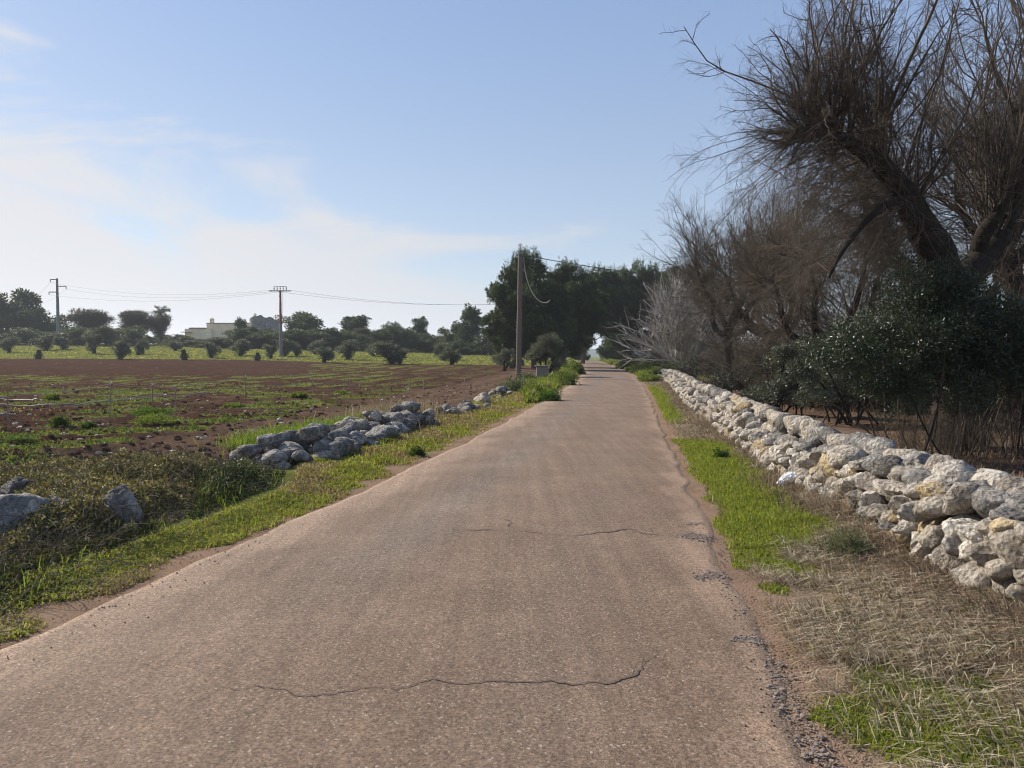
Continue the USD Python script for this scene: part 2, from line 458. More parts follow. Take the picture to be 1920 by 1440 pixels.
# road: tint.r = dust, tint.g = grey bare aggregate, tint.b = old repair
usdkit.material(stage, LOOK + "road_look", {
    "a": ("attribute", {"attribute": "tint"}), "s": ("separate_color", {}), "g": ("geometry", {}),
    "n1": ("noise_texture", {"scale": 0.9, "detail": 6.0, "roughness": 0.6}),
    "n2": ("noise_texture", {"scale": 80.0, "detail": 5.0, "roughness": 0.7}),
    "v": ("voronoi_texture", {"scale": 105.0, "feature": "f1"}),
    "sv": ("separate_color", {}),
    "v2": ("voronoi_texture", {"scale": 62.0, "feature": "f1"}), "sv2": ("separate_color", {}), "ag": ("rgb_ramp", {"ramp": [(0.0, (0.68, 0.66, 0.64)), (0.55, (1.0, 1.0, 1.0)), (1.0, (1.38, 1.35, 1.3))]}), "m5": ("mix", {"mix_type": "multiply", "fac": 0.65}),
    "mp": ("mapping", {"rotation": (0.0, 0.0, 0.17), "scale": (7.0, 0.35, 1.0)}), "n4": ("noise_texture", {"scale": 1.0, "detail": 5.0, "roughness": 0.65}), "lg": ("rgb_ramp", {"ramp": [(0.3, (0.80, 0.80, 0.80)), (0.7, (1.18, 1.17, 1.15))]}), "m6": ("mix", {"mix_type": "multiply", "fac": 0.85}),
    "base": ("rgb_ramp", {"ramp": [(0.3, (0.142, 0.097, 0.068)), (0.7, (0.186, 0.129, 0.092))]}),
    "grey": ("rgb_ramp", {"ramp": [(0.3, (0.130, 0.099, 0.077)), (0.7, (0.172, 0.134, 0.106))]}),
    "dust": ("rgb_ramp", {"ramp": [(0.3, (0.215, 0.147, 0.102)), (0.7, (0.30, 0.212, 0.152))]}),
    "m1": ("mix", {}), "m2": ("mix", {}), "m3": ("mix", {"mix_type": "multiply", "fac": 1.0}), "m4": ("mix", {"color2": (0.38, 0.32, 0.26)}),
    "gr": ("rgb_ramp", {"ramp": [(0.30, (0.42, 0.40, 0.39)), (0.5, (1, 1, 1)), (0.70, (1.6, 1.57, 1.52))]}),
    "st": ("rgb_ramp", {"ramp": [(0.955, (0, 0, 0)), (1.0, (0.8, 0.8, 0.8))]}),
    "dn": ("math", {"math_type": "multiply_add", "value2": 0.8, "value3": -0.4}),
    "da": ("math", {"math_type": "add", "use_clamp": True}),
    "b": ("bump", {"strength": 0.9, "distance": 0.008}),
    "p": ("principled_bsdf", {"roughness": 0.85, "specular_ior_level": 0.2}),
}, [("a.color", "s.color"), ("g.position", "n1.vector"), ("g.position", "n2.vector"), ("g.position", "v.vector"),
    ("n1.fac", "base.fac"), ("n1.fac", "grey.fac"), ("n2.fac", "dust.fac"),
    ("base.color", "m1.color1"), ("grey.color", "m1.color2"), ("s.g", "m1.fac"),
    ("n1.fac", "dn.value1"), ("dn.value", "da.value1"), ("s.r", "da.value2"), ("da.value", "m2.fac"),
    ("m1.color", "m2.color1"), ("dust.color", "m2.color2"), ("m2.color", "m3.color1"), ("n2.fac", "gr.fac"), ("gr.color", "m3.color2"),
    ("v.color", "sv.color"), ("sv.r", "st.fac"), ("st.color", "m4.fac"), ("g.position", "v2.vector"), ("v2.color", "sv2.color"), ("sv2.g", "ag.fac"), ("m3.color", "m5.color1"), ("ag.color", "m5.color2"), ("g.position", "mp.vector"), ("mp.vector", "n4.vector"), ("n4.fac", "lg.fac"), ("m5.color", "m6.color1"), ("lg.color", "m6.color2"), ("m6.color", "m4.color1"), ("m4.color", "p.base_color"),
    ("n2.fac", "b.height"), ("b.normal", "p.normal")], surface="p.BSDF")
usdkit.material(stage, LOOK + "haze_look", {"v": ("principled_volume", {"color": (0.86, 0.92, 1.0), "density": 0.00028, "anisotropy": 0.3})}, surface=None, volume="v.volume")

# ------------------------------------------------------------------ ground, road, hills
rn = R(1)
ang = np.radians(np.concatenate([np.arange(-180, -54, 7.0), np.arange(-54, -42, 0.8), np.arange(-42, 42, 0.19), np.arange(42, 54, 0.8), np.arange(54, 180, 7.0)]))
rad_ = [1.2]
while rad_[-1] < 3500:
    r_ = rad_[-1]
    rad_.append(r_ * (1.0115 if r_ < 30 else 1.016 if r_ < 170 else 1.05))
rad_ = np.array([0.0, 0.5] + rad_)
RR, AA = np.meshgrid(rad_, ang, indexing="ij")
GX, GY = RR * np.sin(AA), RR * np.cos(AA)
GZ = H(GX, GY)


def ground_tint(x, y):
    p = np.stack([x, y, np.zeros_like(x)], -1)
    w, u = xl(y) - x, x - xr(y)
    nA, nB, nC = fbm(p * 0.55, 4, 21), fbm(p * 1.6, 4, 22), fbm(p * 0.12, 3, 23)
    g, s, b = np.zeros_like(x), np.zeros_like(x), np.zeros_like(x)
    # left verge
    ver = sstep(0.12, 0.4, w + (nB - 0.5) * 0.5) * (1 - sstep(1.9, 3.0, w + (nA - 0.5) * 1.2))
    g = np.maximum(g, ver * (0.25 + 0.75 * sstep(0.40, 0.58, nA)))
    s = np.maximum(s, ver * 0.75)
    # field
    fm = sstep(1.9, 3.0, w) * (1 - sstep(-2, 0, y - field_far(x)))
    ra = np.radians(np.where(y < 34, 68, 6))
    q = x * np.cos(ra) - y * np.sin(ra) + 0.5 * (noise(p * 0.25, 8) - 0.5)
    row = sstep(0.08, 0.26, np.abs((q / 2.1) % 1.0 - 0.5)) * 1.1 - 0.1
    head = sstep(5.0, 7.2, w + (nA - 0.5) * 2)
    far_plain = sstep(46, 54, y + (nC - 0.5) * 10) * sstep(10, 20, -x + (y - 50) * -0.25 + (nC - 0.5) * 6)
    weed = sstep(0.48, 0.64, nA + 0.42 * (row - 0.62) + 0.22 * (nB - 0.5) - 0.055) * head * (1 - 0.95 * far_plain) * (1 - 0.45 * sstep(26, 40, y) * sstep(-14, -4, x))
    g = np.where(fm > 0.5, weed * 0.85, g)
    s = np.where(fm > 0.5, 0.12 * (1 - head) + 0.1 * sstep(0.5, 0.7, nB), s)
    b = np.where(fm > 0.5, 0.16 * (1 - head) + 0.10 * sstep(0.5, 0.75, nB) * (1 - far_plain), b)
    # grove meadow beyond the field, and everything far
    md = sstep(-1, 1, y - field_far(x)) * sstep(-6, 2, w)
    g = np.where(md > 0.5, 0.72 + 0.28 * nB, g)
    s = np.where(md > 0.5, 0.55 + 0.5 * (nA - 0.5), s)
    # right verge
    wx = wall_x(y)
    wr = sstep(0.05, 0.4, u + (nB - 0.5) * 0.5)
    inside = (x < wx + 0.3) | (y > 47)
    lush = green_right(x, y, nB)
    g = np.where((u > 0) & inside, wr * np.maximum(lush, 0.05), g)
    s = np.where((u > 0) & inside, wr * (0.9 - 0.4 * lush), s)
    # behind the wall: red soil with litter
    bw = (u > 0) & ~inside
    g = np.where(bw, 0.1 * nB, g)
    s = np.where(bw, 0.05 + 0.4 * sstep(0.5, 0.75, nB), s)
    b = np.where(bw, 0.25, b)
    bare = (w < 0.7) & (u < 0.9)
    b = np.where(bare, 0.85, b)
    far = y > 150
    g, s = np.where(far, 0.7, g), np.where(far, 0.3, s)
    return np.clip(np.stack([g, s, b], -1), 0, 1)


MOSS = [(*flat(px, py)[:2], sr) for px, py, sr in [(1780, 1380, 0.34), (1690, 1290, 0.20), (1580, 1150, 0.10), (1625, 1195, 0.10), (1560, 1350, 0.07), (1880, 1430, 0.30), (1388, 1062, 0.07), (1500, 1070, 0.22), (1620, 1340, 0.13), (1450, 1105, 0.10), (1720, 1150, 0.1), (1850, 1300, 0.12)]]


def green_right(x, y, nB):
    """How lush the grass between road and wall is, 0 to 1."""
    u = x - xr(y)
    ww = np.maximum(wall_x(y) - xr(y), 0.6)
    band = sstep(0.03, 0.22, u + (nB - 0.5) * 0.35) * (1 - sstep(0.80, 1.08, u / ww + (nB - 0.5) * 0.5))
    a = sstep(5.3, 6.1, y - 0.55 * u + (nB - 0.5) * 1.0) * (1 - sstep(13.0, 14.2, y)) * band
    c = sstep(16.5, 18, y) * (1 - sstep(33, 38, y)) * sstep(0.05, 0.2, u) * (1 - sstep(0.5, 0.8, u / ww + (nB - 0.5) * 0.4))
    d = sstep(41, 47, y) * sstep(0.1, 0.6, u) * 0.8
    e = np.zeros_like(nB)
    for sx, sy, sr in MOSS:
        e = np.maximum(e, np.exp(-(((x - sx) ** 2 + ((y - sy) * 0.8) ** 2) / sr**2)))
    e = 0.85 * sstep(0.16, 0.62, e + 1.0 * (nB - 0.5)) * (y < 6.6)
    return np.clip(np.maximum.reduce([a, c, d, e]), 0, 1)


n_r, n_a = RR.shape
idx = np.arange(n_r * n_a).reshape(n_r, n_a)
nxt = np.roll(idx, -1, axis=1)
q = np.stack([idx[:-1], idx[1:], nxt[1:], nxt[:-1]], -1).reshape(-1, 4)
gv = np.stack([GX, GY, GZ], -1).reshape(-1, 3)
gt = ground_tint(gv[:, 0], gv[:, 1])
obj("ground", (gv, q[:, [0, 3, 2, 1]]), "ground_look", smooth=True, tint=gt, kind="structure")

# the road: a strip with a slightly ragged edge
road = thing("road", kind="structure")
ys = np.concatenate([np.arange(-3.5, 20, 0.10), np.arange(20, 60, 0.35), np.arange(60, 190, 1.2)])
us = np.linspace(0, 1, 61)
YY, UU = np.meshgrid(ys, us, indexing="ij")
rag = (fbm(np.stack([ys * 1.1, ys * 0, ys * 0], 1), 6, 31) - 0.5) * 0.24
rag2 = (fbm(np.stack([ys * 1.3, ys * 0 + 7, ys * 0], 1), 6, 32) - 0.5) * 0.22
XL_, XR_ = (xl(ys) + rag)[:, None], (xr(ys) + rag2)[:, None]
RX = XL_ + (XR_ - XL_) * UU
RZ = H0(RX, YY) + 0.010 + 0.022 * (1 - (2 * UU - 1) ** 2) - 0.05 * (np.abs(2 * UU - 1) > 0.995)
pr = np.stack([RX, YY, RX * 0], -1)
RZ += (fbm(pr * 0.8, 3, 33) - 0.5) * 0.012
wl, wr_ = RX - XL_, XR_ - RX
nr = fbm(pr * 1.4, 4, 34)
dust = 1.0 * (1 - sstep(0.15, 0.75, wl + (nr - 0.5) * 0.9)) + 0.8 * (1 - sstep(0.08, 0.40, wr_ + (nr - 0.5) * 0.5))
frac = UU
grey = np.exp(-((frac - 0.34) / 0.10) ** 2) * sstep(3.5, 6.0, YY) * (0.5 + 0.5 * nr) * 0.9 + 0.22 * np.exp(-((frac - 0.72) / 0.10) ** 2)
rt = np.clip(np.stack([dust, grey, nr], -1), 0, 1).reshape(-1, 3)
ri = np.arange(RX.size).reshape(RX.shape)
rq = np.stack([ri[:-1, :-1], ri[:-1, 1:], ri[1:, 1:], ri[1:, :-1]], -1).reshape(-1, 4)
obj("surface", (np.stack([RX, YY, RZ], -1).reshape(-1, 3), rq), "road_look", road, smooth=True, tint=rt)


def road_z(x, y):
    f = (x - xl(y)) / np.maximum(xr(y) - xl(y), 0.1)
    return H0(x, y) + 0.012 + 0.02 * (1 - (2 * f - 1) ** 2) + (fbm(np.stack([x, y, np.zeros_like(x)], -1) * 0.8, 3, 33) - 0.5) * 0.012


def crack(pix, width, seed):
    r = R(seed)
    P = np.array([flat(*p)[:2] for p in pix])
    s = np.r_[0, np.cumsum(np.linalg.norm(np.diff(P, axis=0), axis=1))]
    n = int(s[-1] / 0.018)
    t = np.linspace(0, s[-1], n)
    C = np.stack([np.interp(t, s, P[:, 0]), np.interp(t, s, P[:, 1])], 1)
    T = unit(np.gradient(C, axis=0)); N = np.stack([-T[:, 1], T[:, 0]], 1)
    C = C + N * ((fbm(np.stack([t * 9, t * 0 + seed, t * 0], 1), 4, seed) - 0.5) * 0.09 + r.normal(0, 0.003, n))[:, None]
    w = width * (0.25 + 1.2 * noise(np.stack([t * 7, t * 0, t * 0 + seed], 1), seed + 1)) * np.minimum(1, np.minimum(t, t[-1] - t) * 4 + 0.05)
    A, B = C + N * w[:, None] / 2, C - N * w[:, None] / 2
    V = np.vstack([A, B])
    V = np.column_stack([V, road_z(V[:, 0], V[:, 1]) + 0.0045])
    i = np.arange(n - 1)
    obj("crack", (V, np.stack([i, i + n, i + n + 1, i + 1], 1)), "crack_look", road)


crack([(395, 1300), (470, 1302), (575, 1318), (700, 1303), (740, 1311), (810, 1289), (870, 1291), (940, 1292), (1030, 1287), (1070, 1295), (1150, 1292), (1190, 1276), (1205, 1247), (1240, 1232)], 0.0085, 41)
crack([(1190, 1275), (1186, 1256), (1205, 1243)], 0.008, 42)
crack([(850, 1001), (935, 1002), (940, 996)], 0.016, 43)
crack([(945, 1003), (990, 1006), (1070, 1011), (1140, 1004), (1182, 998), (1215, 1006), (1280, 1009)], 0.015, 44)
crack([(735, 1311), (722, 1336)], 0.006, 45)
crack([(720, 1318), (700, 1330), (650, 1336)], 0.006, 46)
crack([(1100, 1293), (1120, 1305), (1160, 1308)], 0.006, 47)
crack([(960, 1004), (955, 985), (930, 975)], 0.009, 48)


crack([(1205, 1247), (1225, 1255), (1262, 1250)], 0.005, 61)
crack([(810, 1289), (800, 1270), (812, 1258)], 0.004, 62)
crack([(1215, 1006), (1228, 990), (1240, 986)], 0.008, 63)

# far low hills, seen through the tunnel of trees
ha = np.radians(np.arange(-70, 71, 0.5))
hp = np.stack([np.sin(ha) * 8, np.cos(ha) * 8, ha * 0], 1)
hh = 9 + 22 * fbm(hp, 4, 61)
rows_ = []
for rr, k in ((1450, 0), (1600, 0.55), (1750, 1.0), (1950, 0.85), (2300, 0.4), (2700, 0.0)):
    rows_.append(np.stack([np.sin(ha) * rr, np.cos(ha) * rr, -3 + hh * k], 1))
hv = np.vstack(rows_)
m_ = len(ha)
hi = np.arange(5)[:, None] * m_ + np.arange(m_ - 1)[None]
obj("hills", (hv, np.stack([hi, hi + 1, hi + m_ + 1, hi + m_], -1).reshape(-1, 4)[:, ::-1]), "hill_look", smooth=True, kind="structure")
HAZE = True
if HAZE:
    obj("haze", box((-3700, -200, -6), (3700, 3700, 70)), "haze_look", kind="stuff")

# ------------------------------------------------------------------ stones
ICO2 = trimesh.creation.icosphere(2)
ICO1 = trimesh.creation.icosphere(1)


def stone_shapes(rng, n, ico, p=20.0, rough=0.07):
    """n boulder shapes of about unit radius: (n, v, 3)."""
    V = np.array(ico.vertices)
    k = 8
    N = unit(rng.normal(size=(n, k, 3)))
    d = rng.uniform(0.62, 1.05, (n, k))
    c = np.einsum("vi,nki->nvk", V, N) / d[:, None]
    r = (np.maximum(c, 0.02) ** p).sum(-1) ** (-1 / p)
    r = np.minimum(r, 1.25)
    P = V[None] * r[..., None]
    off = rng.uniform(0, 100, (n, 1, 3))
    r2 = 1 + rough * 2.6 * (fbm(P * 1.7 + off, 3, 71) - 0.5) + rough * 2.2 * (fbm(P * 4.0 + off, 2, 72) - 0.5)
    return P * r2[..., None]


def rot_rand(rng, n, tilt=0.35):
    yaw = rng.uniform(0, 2 * np.pi, n)
    a, b = rng.normal(0, tilt, (2, n))
    out = np.zeros((n, 3, 3))
    for i in range(n):
        cy, sy, ca, sa, cb, sb = math.cos(yaw[i]), math.sin(yaw[i]), math.cos(a[i]), math.sin(a[i]), math.cos(b[i]), math.sin(b[i])
        out[i] = np.array([[1, 0, 0], [0, ca, -sa], [0, sa, ca]]) @ np.array([[cb, 0, sb], [0, 1, 0], [-sb, 0, cb]]) @ np.array([[cy, -sy, 0], [sy, cy, 0], [0, 0, 1]])
    return out


def place_stones(parent, rng, C, S, frames, ico, looks, part="stone", merge=False, rough=0.07, smooth=32):
    """Stones at C with half sizes S (along the frame's axes); separate parts, or one merged part."""
    n = len(C)
    P = stone_shapes(rng, n, ico, rough=rough)
    F = np.array(ico.faces)
    pre = rot_rand(rng, n, 0.6)
    P = np.einsum("nij,nvj->nvi", pre, P)
    P = P * S[:, None]
    P = np.einsum("nij,nvj->nvi", frames, P) + C[:, None]
    if merge:
        m = P.shape[1]
        for look in sorted(set(looks)):
            sel = [i for i in range(n) if looks[i] == look]
            f = (np.arange(len(sel))[:, None, None] * m + F[None]).reshape(-1, 3)
            obj(part, (P[sel].reshape(-1, 3), f), look, parent, smooth=True, kind="stuff")
    else:
        for i in range(n):
            obj(part, (P[i], F), looks[i], parent, smooth=smooth)


def pick(rng, n, table):
    names, pr_ = zip(*table)
    return [names[i] for i in rng.choice(len(names), n, p=np.array(pr_) / sum(pr_))]


# ---- the dry stone wall on the right
rw = R(100)
wall = thing("dry_stone_wall", "pale dry stone wall of rough limestone along the right side of the road", "stone wall")
wy = np.linspace(WALL[0, 1] + 0.1, 44.5, 900)
wxy = np.stack([wall_x(wy), wy], 1)
for _ in range(60):
    wxy[1:-1] = 0.25 * wxy[:-2] + 0.5 * wxy[1:-1] + 0.25 * wxy[2:]
wx_s = lambda y: np.interp(y, wxy[:, 1], wxy[:, 0])
ws = np.r_[0, np.cumsum(np.linalg.norm(np.diff(wxy, axis=0), axis=1))]
WTOT = ws[-1]


def wall_pt(s, off, z):
    """s along the foot, off metres behind the road face, z up."""
    x, y = np.interp(s, ws, wxy[:, 0]), np.interp(s, ws, wxy[:, 1])
    x2, y2 = np.interp(s + 0.3, ws, wxy[:, 0]), np.interp(s + 0.3, ws, wxy[:, 1])
    x1, y1 = np.interp(s - 0.3, ws, wxy[:, 0]), np.interp(s - 0.3, ws, wxy[:, 1])
    t = unit(np.stack([x2 - x1, y2 - y1], -1))
    nrm = np.stack([t[..., 1], -t[..., 0]], -1)
    return np.stack([x + nrm[..., 0] * off, y + nrm[..., 1] * off, z + 0 * x], -1), t, nrm


S_of_y = lambda y: np.interp(y, wxy[:, 1], ws)


def wall_h(s):
    y = np.interp(s, ws, wxy[:, 1])
    h = np.interp(y, [3, 5, 8, 9.5, 10.5, 12, 13.5, 16, 19, 25, 35, 43, 44.5], [0.62, 0.57, 0.49, 0.38, 0.31, 0.35, 0.54, 0.50, 0.38, 0.36, 0.37, 0.42, 0.25])
    return h + (fbm(np.stack([s * 1.1, s * 0, s * 0], -1), 3, 101) - 0.5) * 0.14


BATTER = 0.16
for part_i, (y0, y1, base_l, base_h, ico, merge) in enumerate([(3.0, 10.2, 0.185, 0.15, ICO2, False), (10.2, 44.5, 0.215, 0.155, ICO1, True)]):
    s = S_of_y(y0); C, S, FR, LK = [], [], [], []
    send = S_of_y(y1)
    # the face, course by course
    z0 = 0.0
    course = 0
    while z0 < 1.1:
        hh_ = base_h * rw.uniform(0.8, 1.3)
        sp = s + rw.uniform(-0.2, 0)
        while sp < send:
            big = rw.random()
            l = base_l * (rw.uniform(0.55, 0.9) if big < 0.45 else rw.uniform(0.9, 1.35) if big < 0.88 else rw.uniform(1.4, 2.1))
            h_ = min(hh_ * rw.uniform(0.78, 1.25) * (1.15 if big > 0.88 else 1), l * 1.15)
            top = float(wall_h(np.array([sp + l / 2]))[0])
            zc = z0 + h_ / 2 + rw.normal(0, 0.022)
            if zc + h_ * 0.25 < top:
                off = BATTER * zc + rw.normal(0, 0.035) + 0.12
                p, t, nr_ = wall_pt(np.array([sp + l / 2]), np.array([off]), np.array([zc]))
                C.append(p[0]); S.append([l * 0.545, rw.uniform(0.11, 0.17), h_ * 0.575])
                roll = rw.normal(0, 0.3)
                ex = np.array([t[0][0], t[0][1], 0]); ey = np.array([nr_[0][0], nr_[0][1], 0]); ez = np.array([0, 0, 1.0])
                ex, ez = ex * math.cos(roll) + ez * math.sin(roll), ez * math.cos(roll) - ex * math.sin(roll)
                FR.append(np.stack([ex, ey, ez], 1))
                LK.append("face")
            sp += l * 0.97
        z0 += hh_ * 0.98
        course += 1
    # cap stones on top, across the wall's width
    for lane, lo in ((0.27, 0.0), (0.44, 0.1)):
        sp = s
        while sp < send:
            l = rw.choice([rw.uniform(0.15, 0.28), rw.uniform(0.3, 0.52)], p=[0.68, 0.32])
            top = float(wall_h(np.array([sp + l / 2]))[0])
            hh_ = rw.uniform(0.06, 0.11) * (1.25 if l > 0.34 else 1)
            p, t, nr_ = wall_pt(np.array([sp + l / 2]), np.array([lane + rw.normal(0, 0.04)]), np.array([top + hh_ * 0.25 + rw.normal(0, 0.02)]))
            C.append(p[0]); S.append([l * 0.56, rw.uniform(0.11, 0.17), hh_])
            a = rw.normal(0, 0.12)
            ex = np.array([t[0][0], t[0][1], 0]); ey = np.array([nr_[0][0], nr_[0][1], 0]); ez = np.array([0, 0, 1.0])
            ex, ez = ex * math.cos(a) + ez * math.sin(a), ez * math.cos(a) - ex * math.sin(a)
            FR.append(np.stack([ex, ey, ez], 1)); LK.append("cap")
            sp += l * 1.0
    # back face, coarse
    sp = s
    while sp < send:
        for zc in (0.12, 0.36, 0.58):
            p, t, nr_ = wall_pt(np.array([sp]), np.array([0.56 - 0.1 * zc]), np.array([zc]))
            C.append(p[0]); S.append([0.24, 0.16, 0.14])
            FR.append(np.stack([[t[0][0], t[0][1], 0], [nr_[0][0], nr_[0][1], 0], [0, 0, 1.0]], 1)); LK.append("back")
        sp += 0.42
    C, S, FR = np.array(C), np.array(S), np.array(FR)
    n = len(C)
    face = pick(rw, n, [("pale_stone_look", 0.47), ("white_stone_look", 0.36), ("tan_stone_look", 0.08), ("grey_stone_look", 0.09)])
    cap = pick(rw, n, [("pale_stone_look", 0.4), ("grey_stone_look", 0.5), ("white_stone_look", 0.1)])
    fresh = (C[:, 1] > 11.8) & (C[:, 1] < 16.5)
    looks = [(f if (k == "face" or (fr and rw.random() < 0.8)) else c) for f, c, k, fr in zip(face, cap, LK, fresh)]
    back = np.array([k == "back" for k in LK])
    if merge:
        place_stones(wall, rw, C, S, FR, ICO1, looks, part="far_stones", merge=True)
    else:
        near = np.argsort(C[:, 1] + back * 100)
        sel = near[:299]
        place_stones(wall, rw, C[sel], S[sel], FR[sel], ICO2, [looks[i] for i in sel], rough=0.11)
        rest = near[299:]
        place_stones(wall, rw, C[rest], S[rest], FR[rest], ICO1, [looks[i] for i in rest], part="far_stones", merge=True)
        print("wall stones", n, "near ys", C[sel, 1].max())
# hearting: the packed rubble between the two faces
sg = np.linspace(0.05, WTOT - 0.2, 260)
prof = [(0.16, -0.05), (0.22, 0.0), (0.28, 0.55), (0.30, 0.9), (0.42, 0.9), (0.50, 0.55), (0.54, 0.0), (0.54, -0.05)]
rowsW = []
for off, hz in prof:
    z = np.where(hz > 0, np.minimum(hz, 1) * (wall_h(sg) - 0.04), hz)
    p, _, _ = wall_pt(sg, np.full_like(sg, off), z)
    rowsW.append(p)
hvW = np.vstack(rowsW); m_ = len(sg)
hi = np.arange(len(prof) - 1)[:, None] * m_ + np.arange(m_ - 1)[None]
obj("hearting", (hvW, np.stack([hi, hi + 1, hi + m_ + 1, hi + m_], -1).reshape(-1, 4)), "gap_stone_look", wall)


# ---- heaps of rubble and single boulders on the left verge
def heap(name, label, foot, width, height, n, size, looks, seed, group=None, ico=ICO2):
    r = R(seed)
    t = thing(name, label, "stone heap", group=group)
    foot = np.array(foot)
    s = np.r_[0, np.cumsum(np.linalg.norm(np.diff(foot[:, :2], axis=0), axis=1))]
    C, S, FR = [], [], []
    for i in range(n):
        f = (i + r.random()) / n
        p = np.array([np.interp(f * s[-1], s, foot[:, 0]), np.interp(f * s[-1], s, foot[:, 1])])
        a = np.array([np.interp(f * s[-1] + 0.1, s, foot[:, 0]), np.interp(f * s[-1] + 0.1, s, foot[:, 1])]) - p
        tt = unit(a) if np.linalg.norm(a) > 1e-6 else unit(foot[-1, :2] - foot[0, :2])
        nn = np.array([-tt[1], tt[0]])
        o = r.uniform(-1, 1)
        envelope = height * (1 - abs(o) ** 1.8) * (0.75 + 0.5 * noise(np.array([f * 7, 0, seed]), 5))
        lvl = r.choice([0.0, 0.5, 0.95], p=[0.35, 0.33, 0.32])
        sz = size * r.uniform(0.65, 1.5) * (1.15 - 0.2 * lvl)
        xy = p + nn * o * width / 2
        z = float(H(xy[0], xy[1])) + max(envelope * lvl - sz * 0.1, -0.02) + sz * 0.2
        C.append([xy[0], xy[1], z]); S.append([sz * r.uniform(0.95, 1.5), sz * r.uniform(0.75, 1.05), sz * r.uniform(0.55, 0.85)])
    place_stones(t, r, np.array(C), np.array(S), rot_rand(r, n, 0.22), ico, pick(r, n, looks), rough=0.10)
    return t


GREY = [("grey_stone_look", 0.8), ("pale_stone_look", 0.17), ("red_stone_look", 0.03)]
heap("rubble_wall", "long low tumbled heap of grey boulders on the left verge before tall green grass", [flat(470, 878)[:2], flat(560, 868)[:2], flat(650, 838)[:2], flat(775, 800)[:2]], 1.1, 0.36, 130, 0.14, GREY, 201)
heap("rubble_wall", "small low heap of grey stones beyond the long tumbled one", [flat(818, 785)[:2], flat(895, 770)[:2]], 0.9, 0.16, 36, 0.10, GREY, 202, ico=ICO1)
heap("rubble_wall", "pale ridge of stones nearest to the wooden pole on the left verge", [flat(925, 752)[:2], flat(955, 738)[:2], flat(985, 722)[:2]], 0.8, 0.18, 26, 0.13, [("pale_stone_look", 0.6), ("grey_stone_look", 0.4)], 203, ico=ICO1)


def boulder(label, px, py, size, look, seed, sink=0.25, name="boulder"):
    r = R(seed)
    p = flat(px, py)
    P = stone_shapes(r, 1, trimesh.creation.icosphere(3), rough=0.13)[0] * np.array(size)
    c, s_ = math.cos(seed), math.sin(seed)
    P = P @ np.array([[c, -s_, 0], [s_, c, 0], [0, 0, 1]]).T * 1.0
    P += [p[0], p[1], float(H(p[0], p[1])) + size[2] * (1 - sink)]
    obj(name, (P, np.array(trimesh.creation.icosphere(3).faces)), look, smooth=True, label=label, cat="boulder", group="boulders on the left verge")


boulder("large grey boulder half buried in brambles at the left edge of the view", 12, 1040, (0.27, 0.24, 0.23), "grey_stone_look", 211, sink=0.45)
boulder("flat grey stone lying on top behind the large leftmost boulder", 25, 975, (0.21, 0.18, 0.18), "grey_stone_look", 212, sink=0.2)
boulder("low grey stone between the two upright boulders in the brambles", 100, 1015, (0.17, 0.15, 0.15), "grey_stone_look", 213, sink=0.35)
boulder("upright grey boulder standing alone among the roadside brambles", 236, 1008, (0.15, 0.14, 0.20), "grey_stone_look", 214, sink=0.32)
boulder("square pale block beyond the small stone heap on the left verge", 903, 762, (0.26, 0.2, 0.19), "pale_stone_look", 216)

# ------------------------------------------------------------------ the big bare trees on the right
def shoots(rng, start, direc, length, levels, r0, up=0.03, wander=0.07, droop=0.0, segs=9):
    """Whippy shoots with twigs and finer twigs: returns meshes of each level. levels: [(per shoot, length lo, hi, angle), ...]"""
    out = []
    P = grow(rng, start, direc, length, segs, wander, up, droop)
    rr = r0 if np.ndim(r0) else np.full(len(P), r0)
    rad = rr[:, None] * np.linspace(1, 0.28, segs + 1)[None]
    out.append(tubes(P, rad, 4))
    prevr = rr
    for li, (per, lo, hi, a) in enumerate(levels):
        B, T, t, idx = children(rng, P, per, 0.12 if li == 0 else 0.15, 1.0)
        D = sideways(rng, T, np.abs(rng.normal(a, 0.2, len(B))))
        L = rng.uniform(lo, hi, len(B)) * (1.1 - 0.5 * t)
        sg = 4 if li == 0 else 3
        P = grow(rng, B, D, L, sg, wander * 1.9, up * 0.9, droop)
        prevr = np.maximum(prevr[idx] * 0.45 * (1 - 0.4 * t), 0.0016)
        out.append(tubes(P, prevr[:, None] * np.linspace(1, 0.45, sg + 1)[None], 3))
    return out


def limb(pts, radii, n, seed, sides=14, lump=0.16):
    """A thick gnarled limb through the points."""
    P = spline(pts, n)
    t = np.linspace(0, 1, n)
    rad = np.interp(t, np.linspace(0, 1, len(radii)), radii)
    v, f = tube1(P, rad, sides)
    c = np.vstack([np.repeat(P, sides, axis=0), P[:1], P[-1:]])
    k = 1 + lump * 2 * (fbm(v * 2.6 + seed, 4, seed) - 0.5) + lump * 1.2 * (fbm(v * 7.0 + seed, 3, seed + 1) - 0.5)
    return (c + (v - c) * k[:, None], f), P


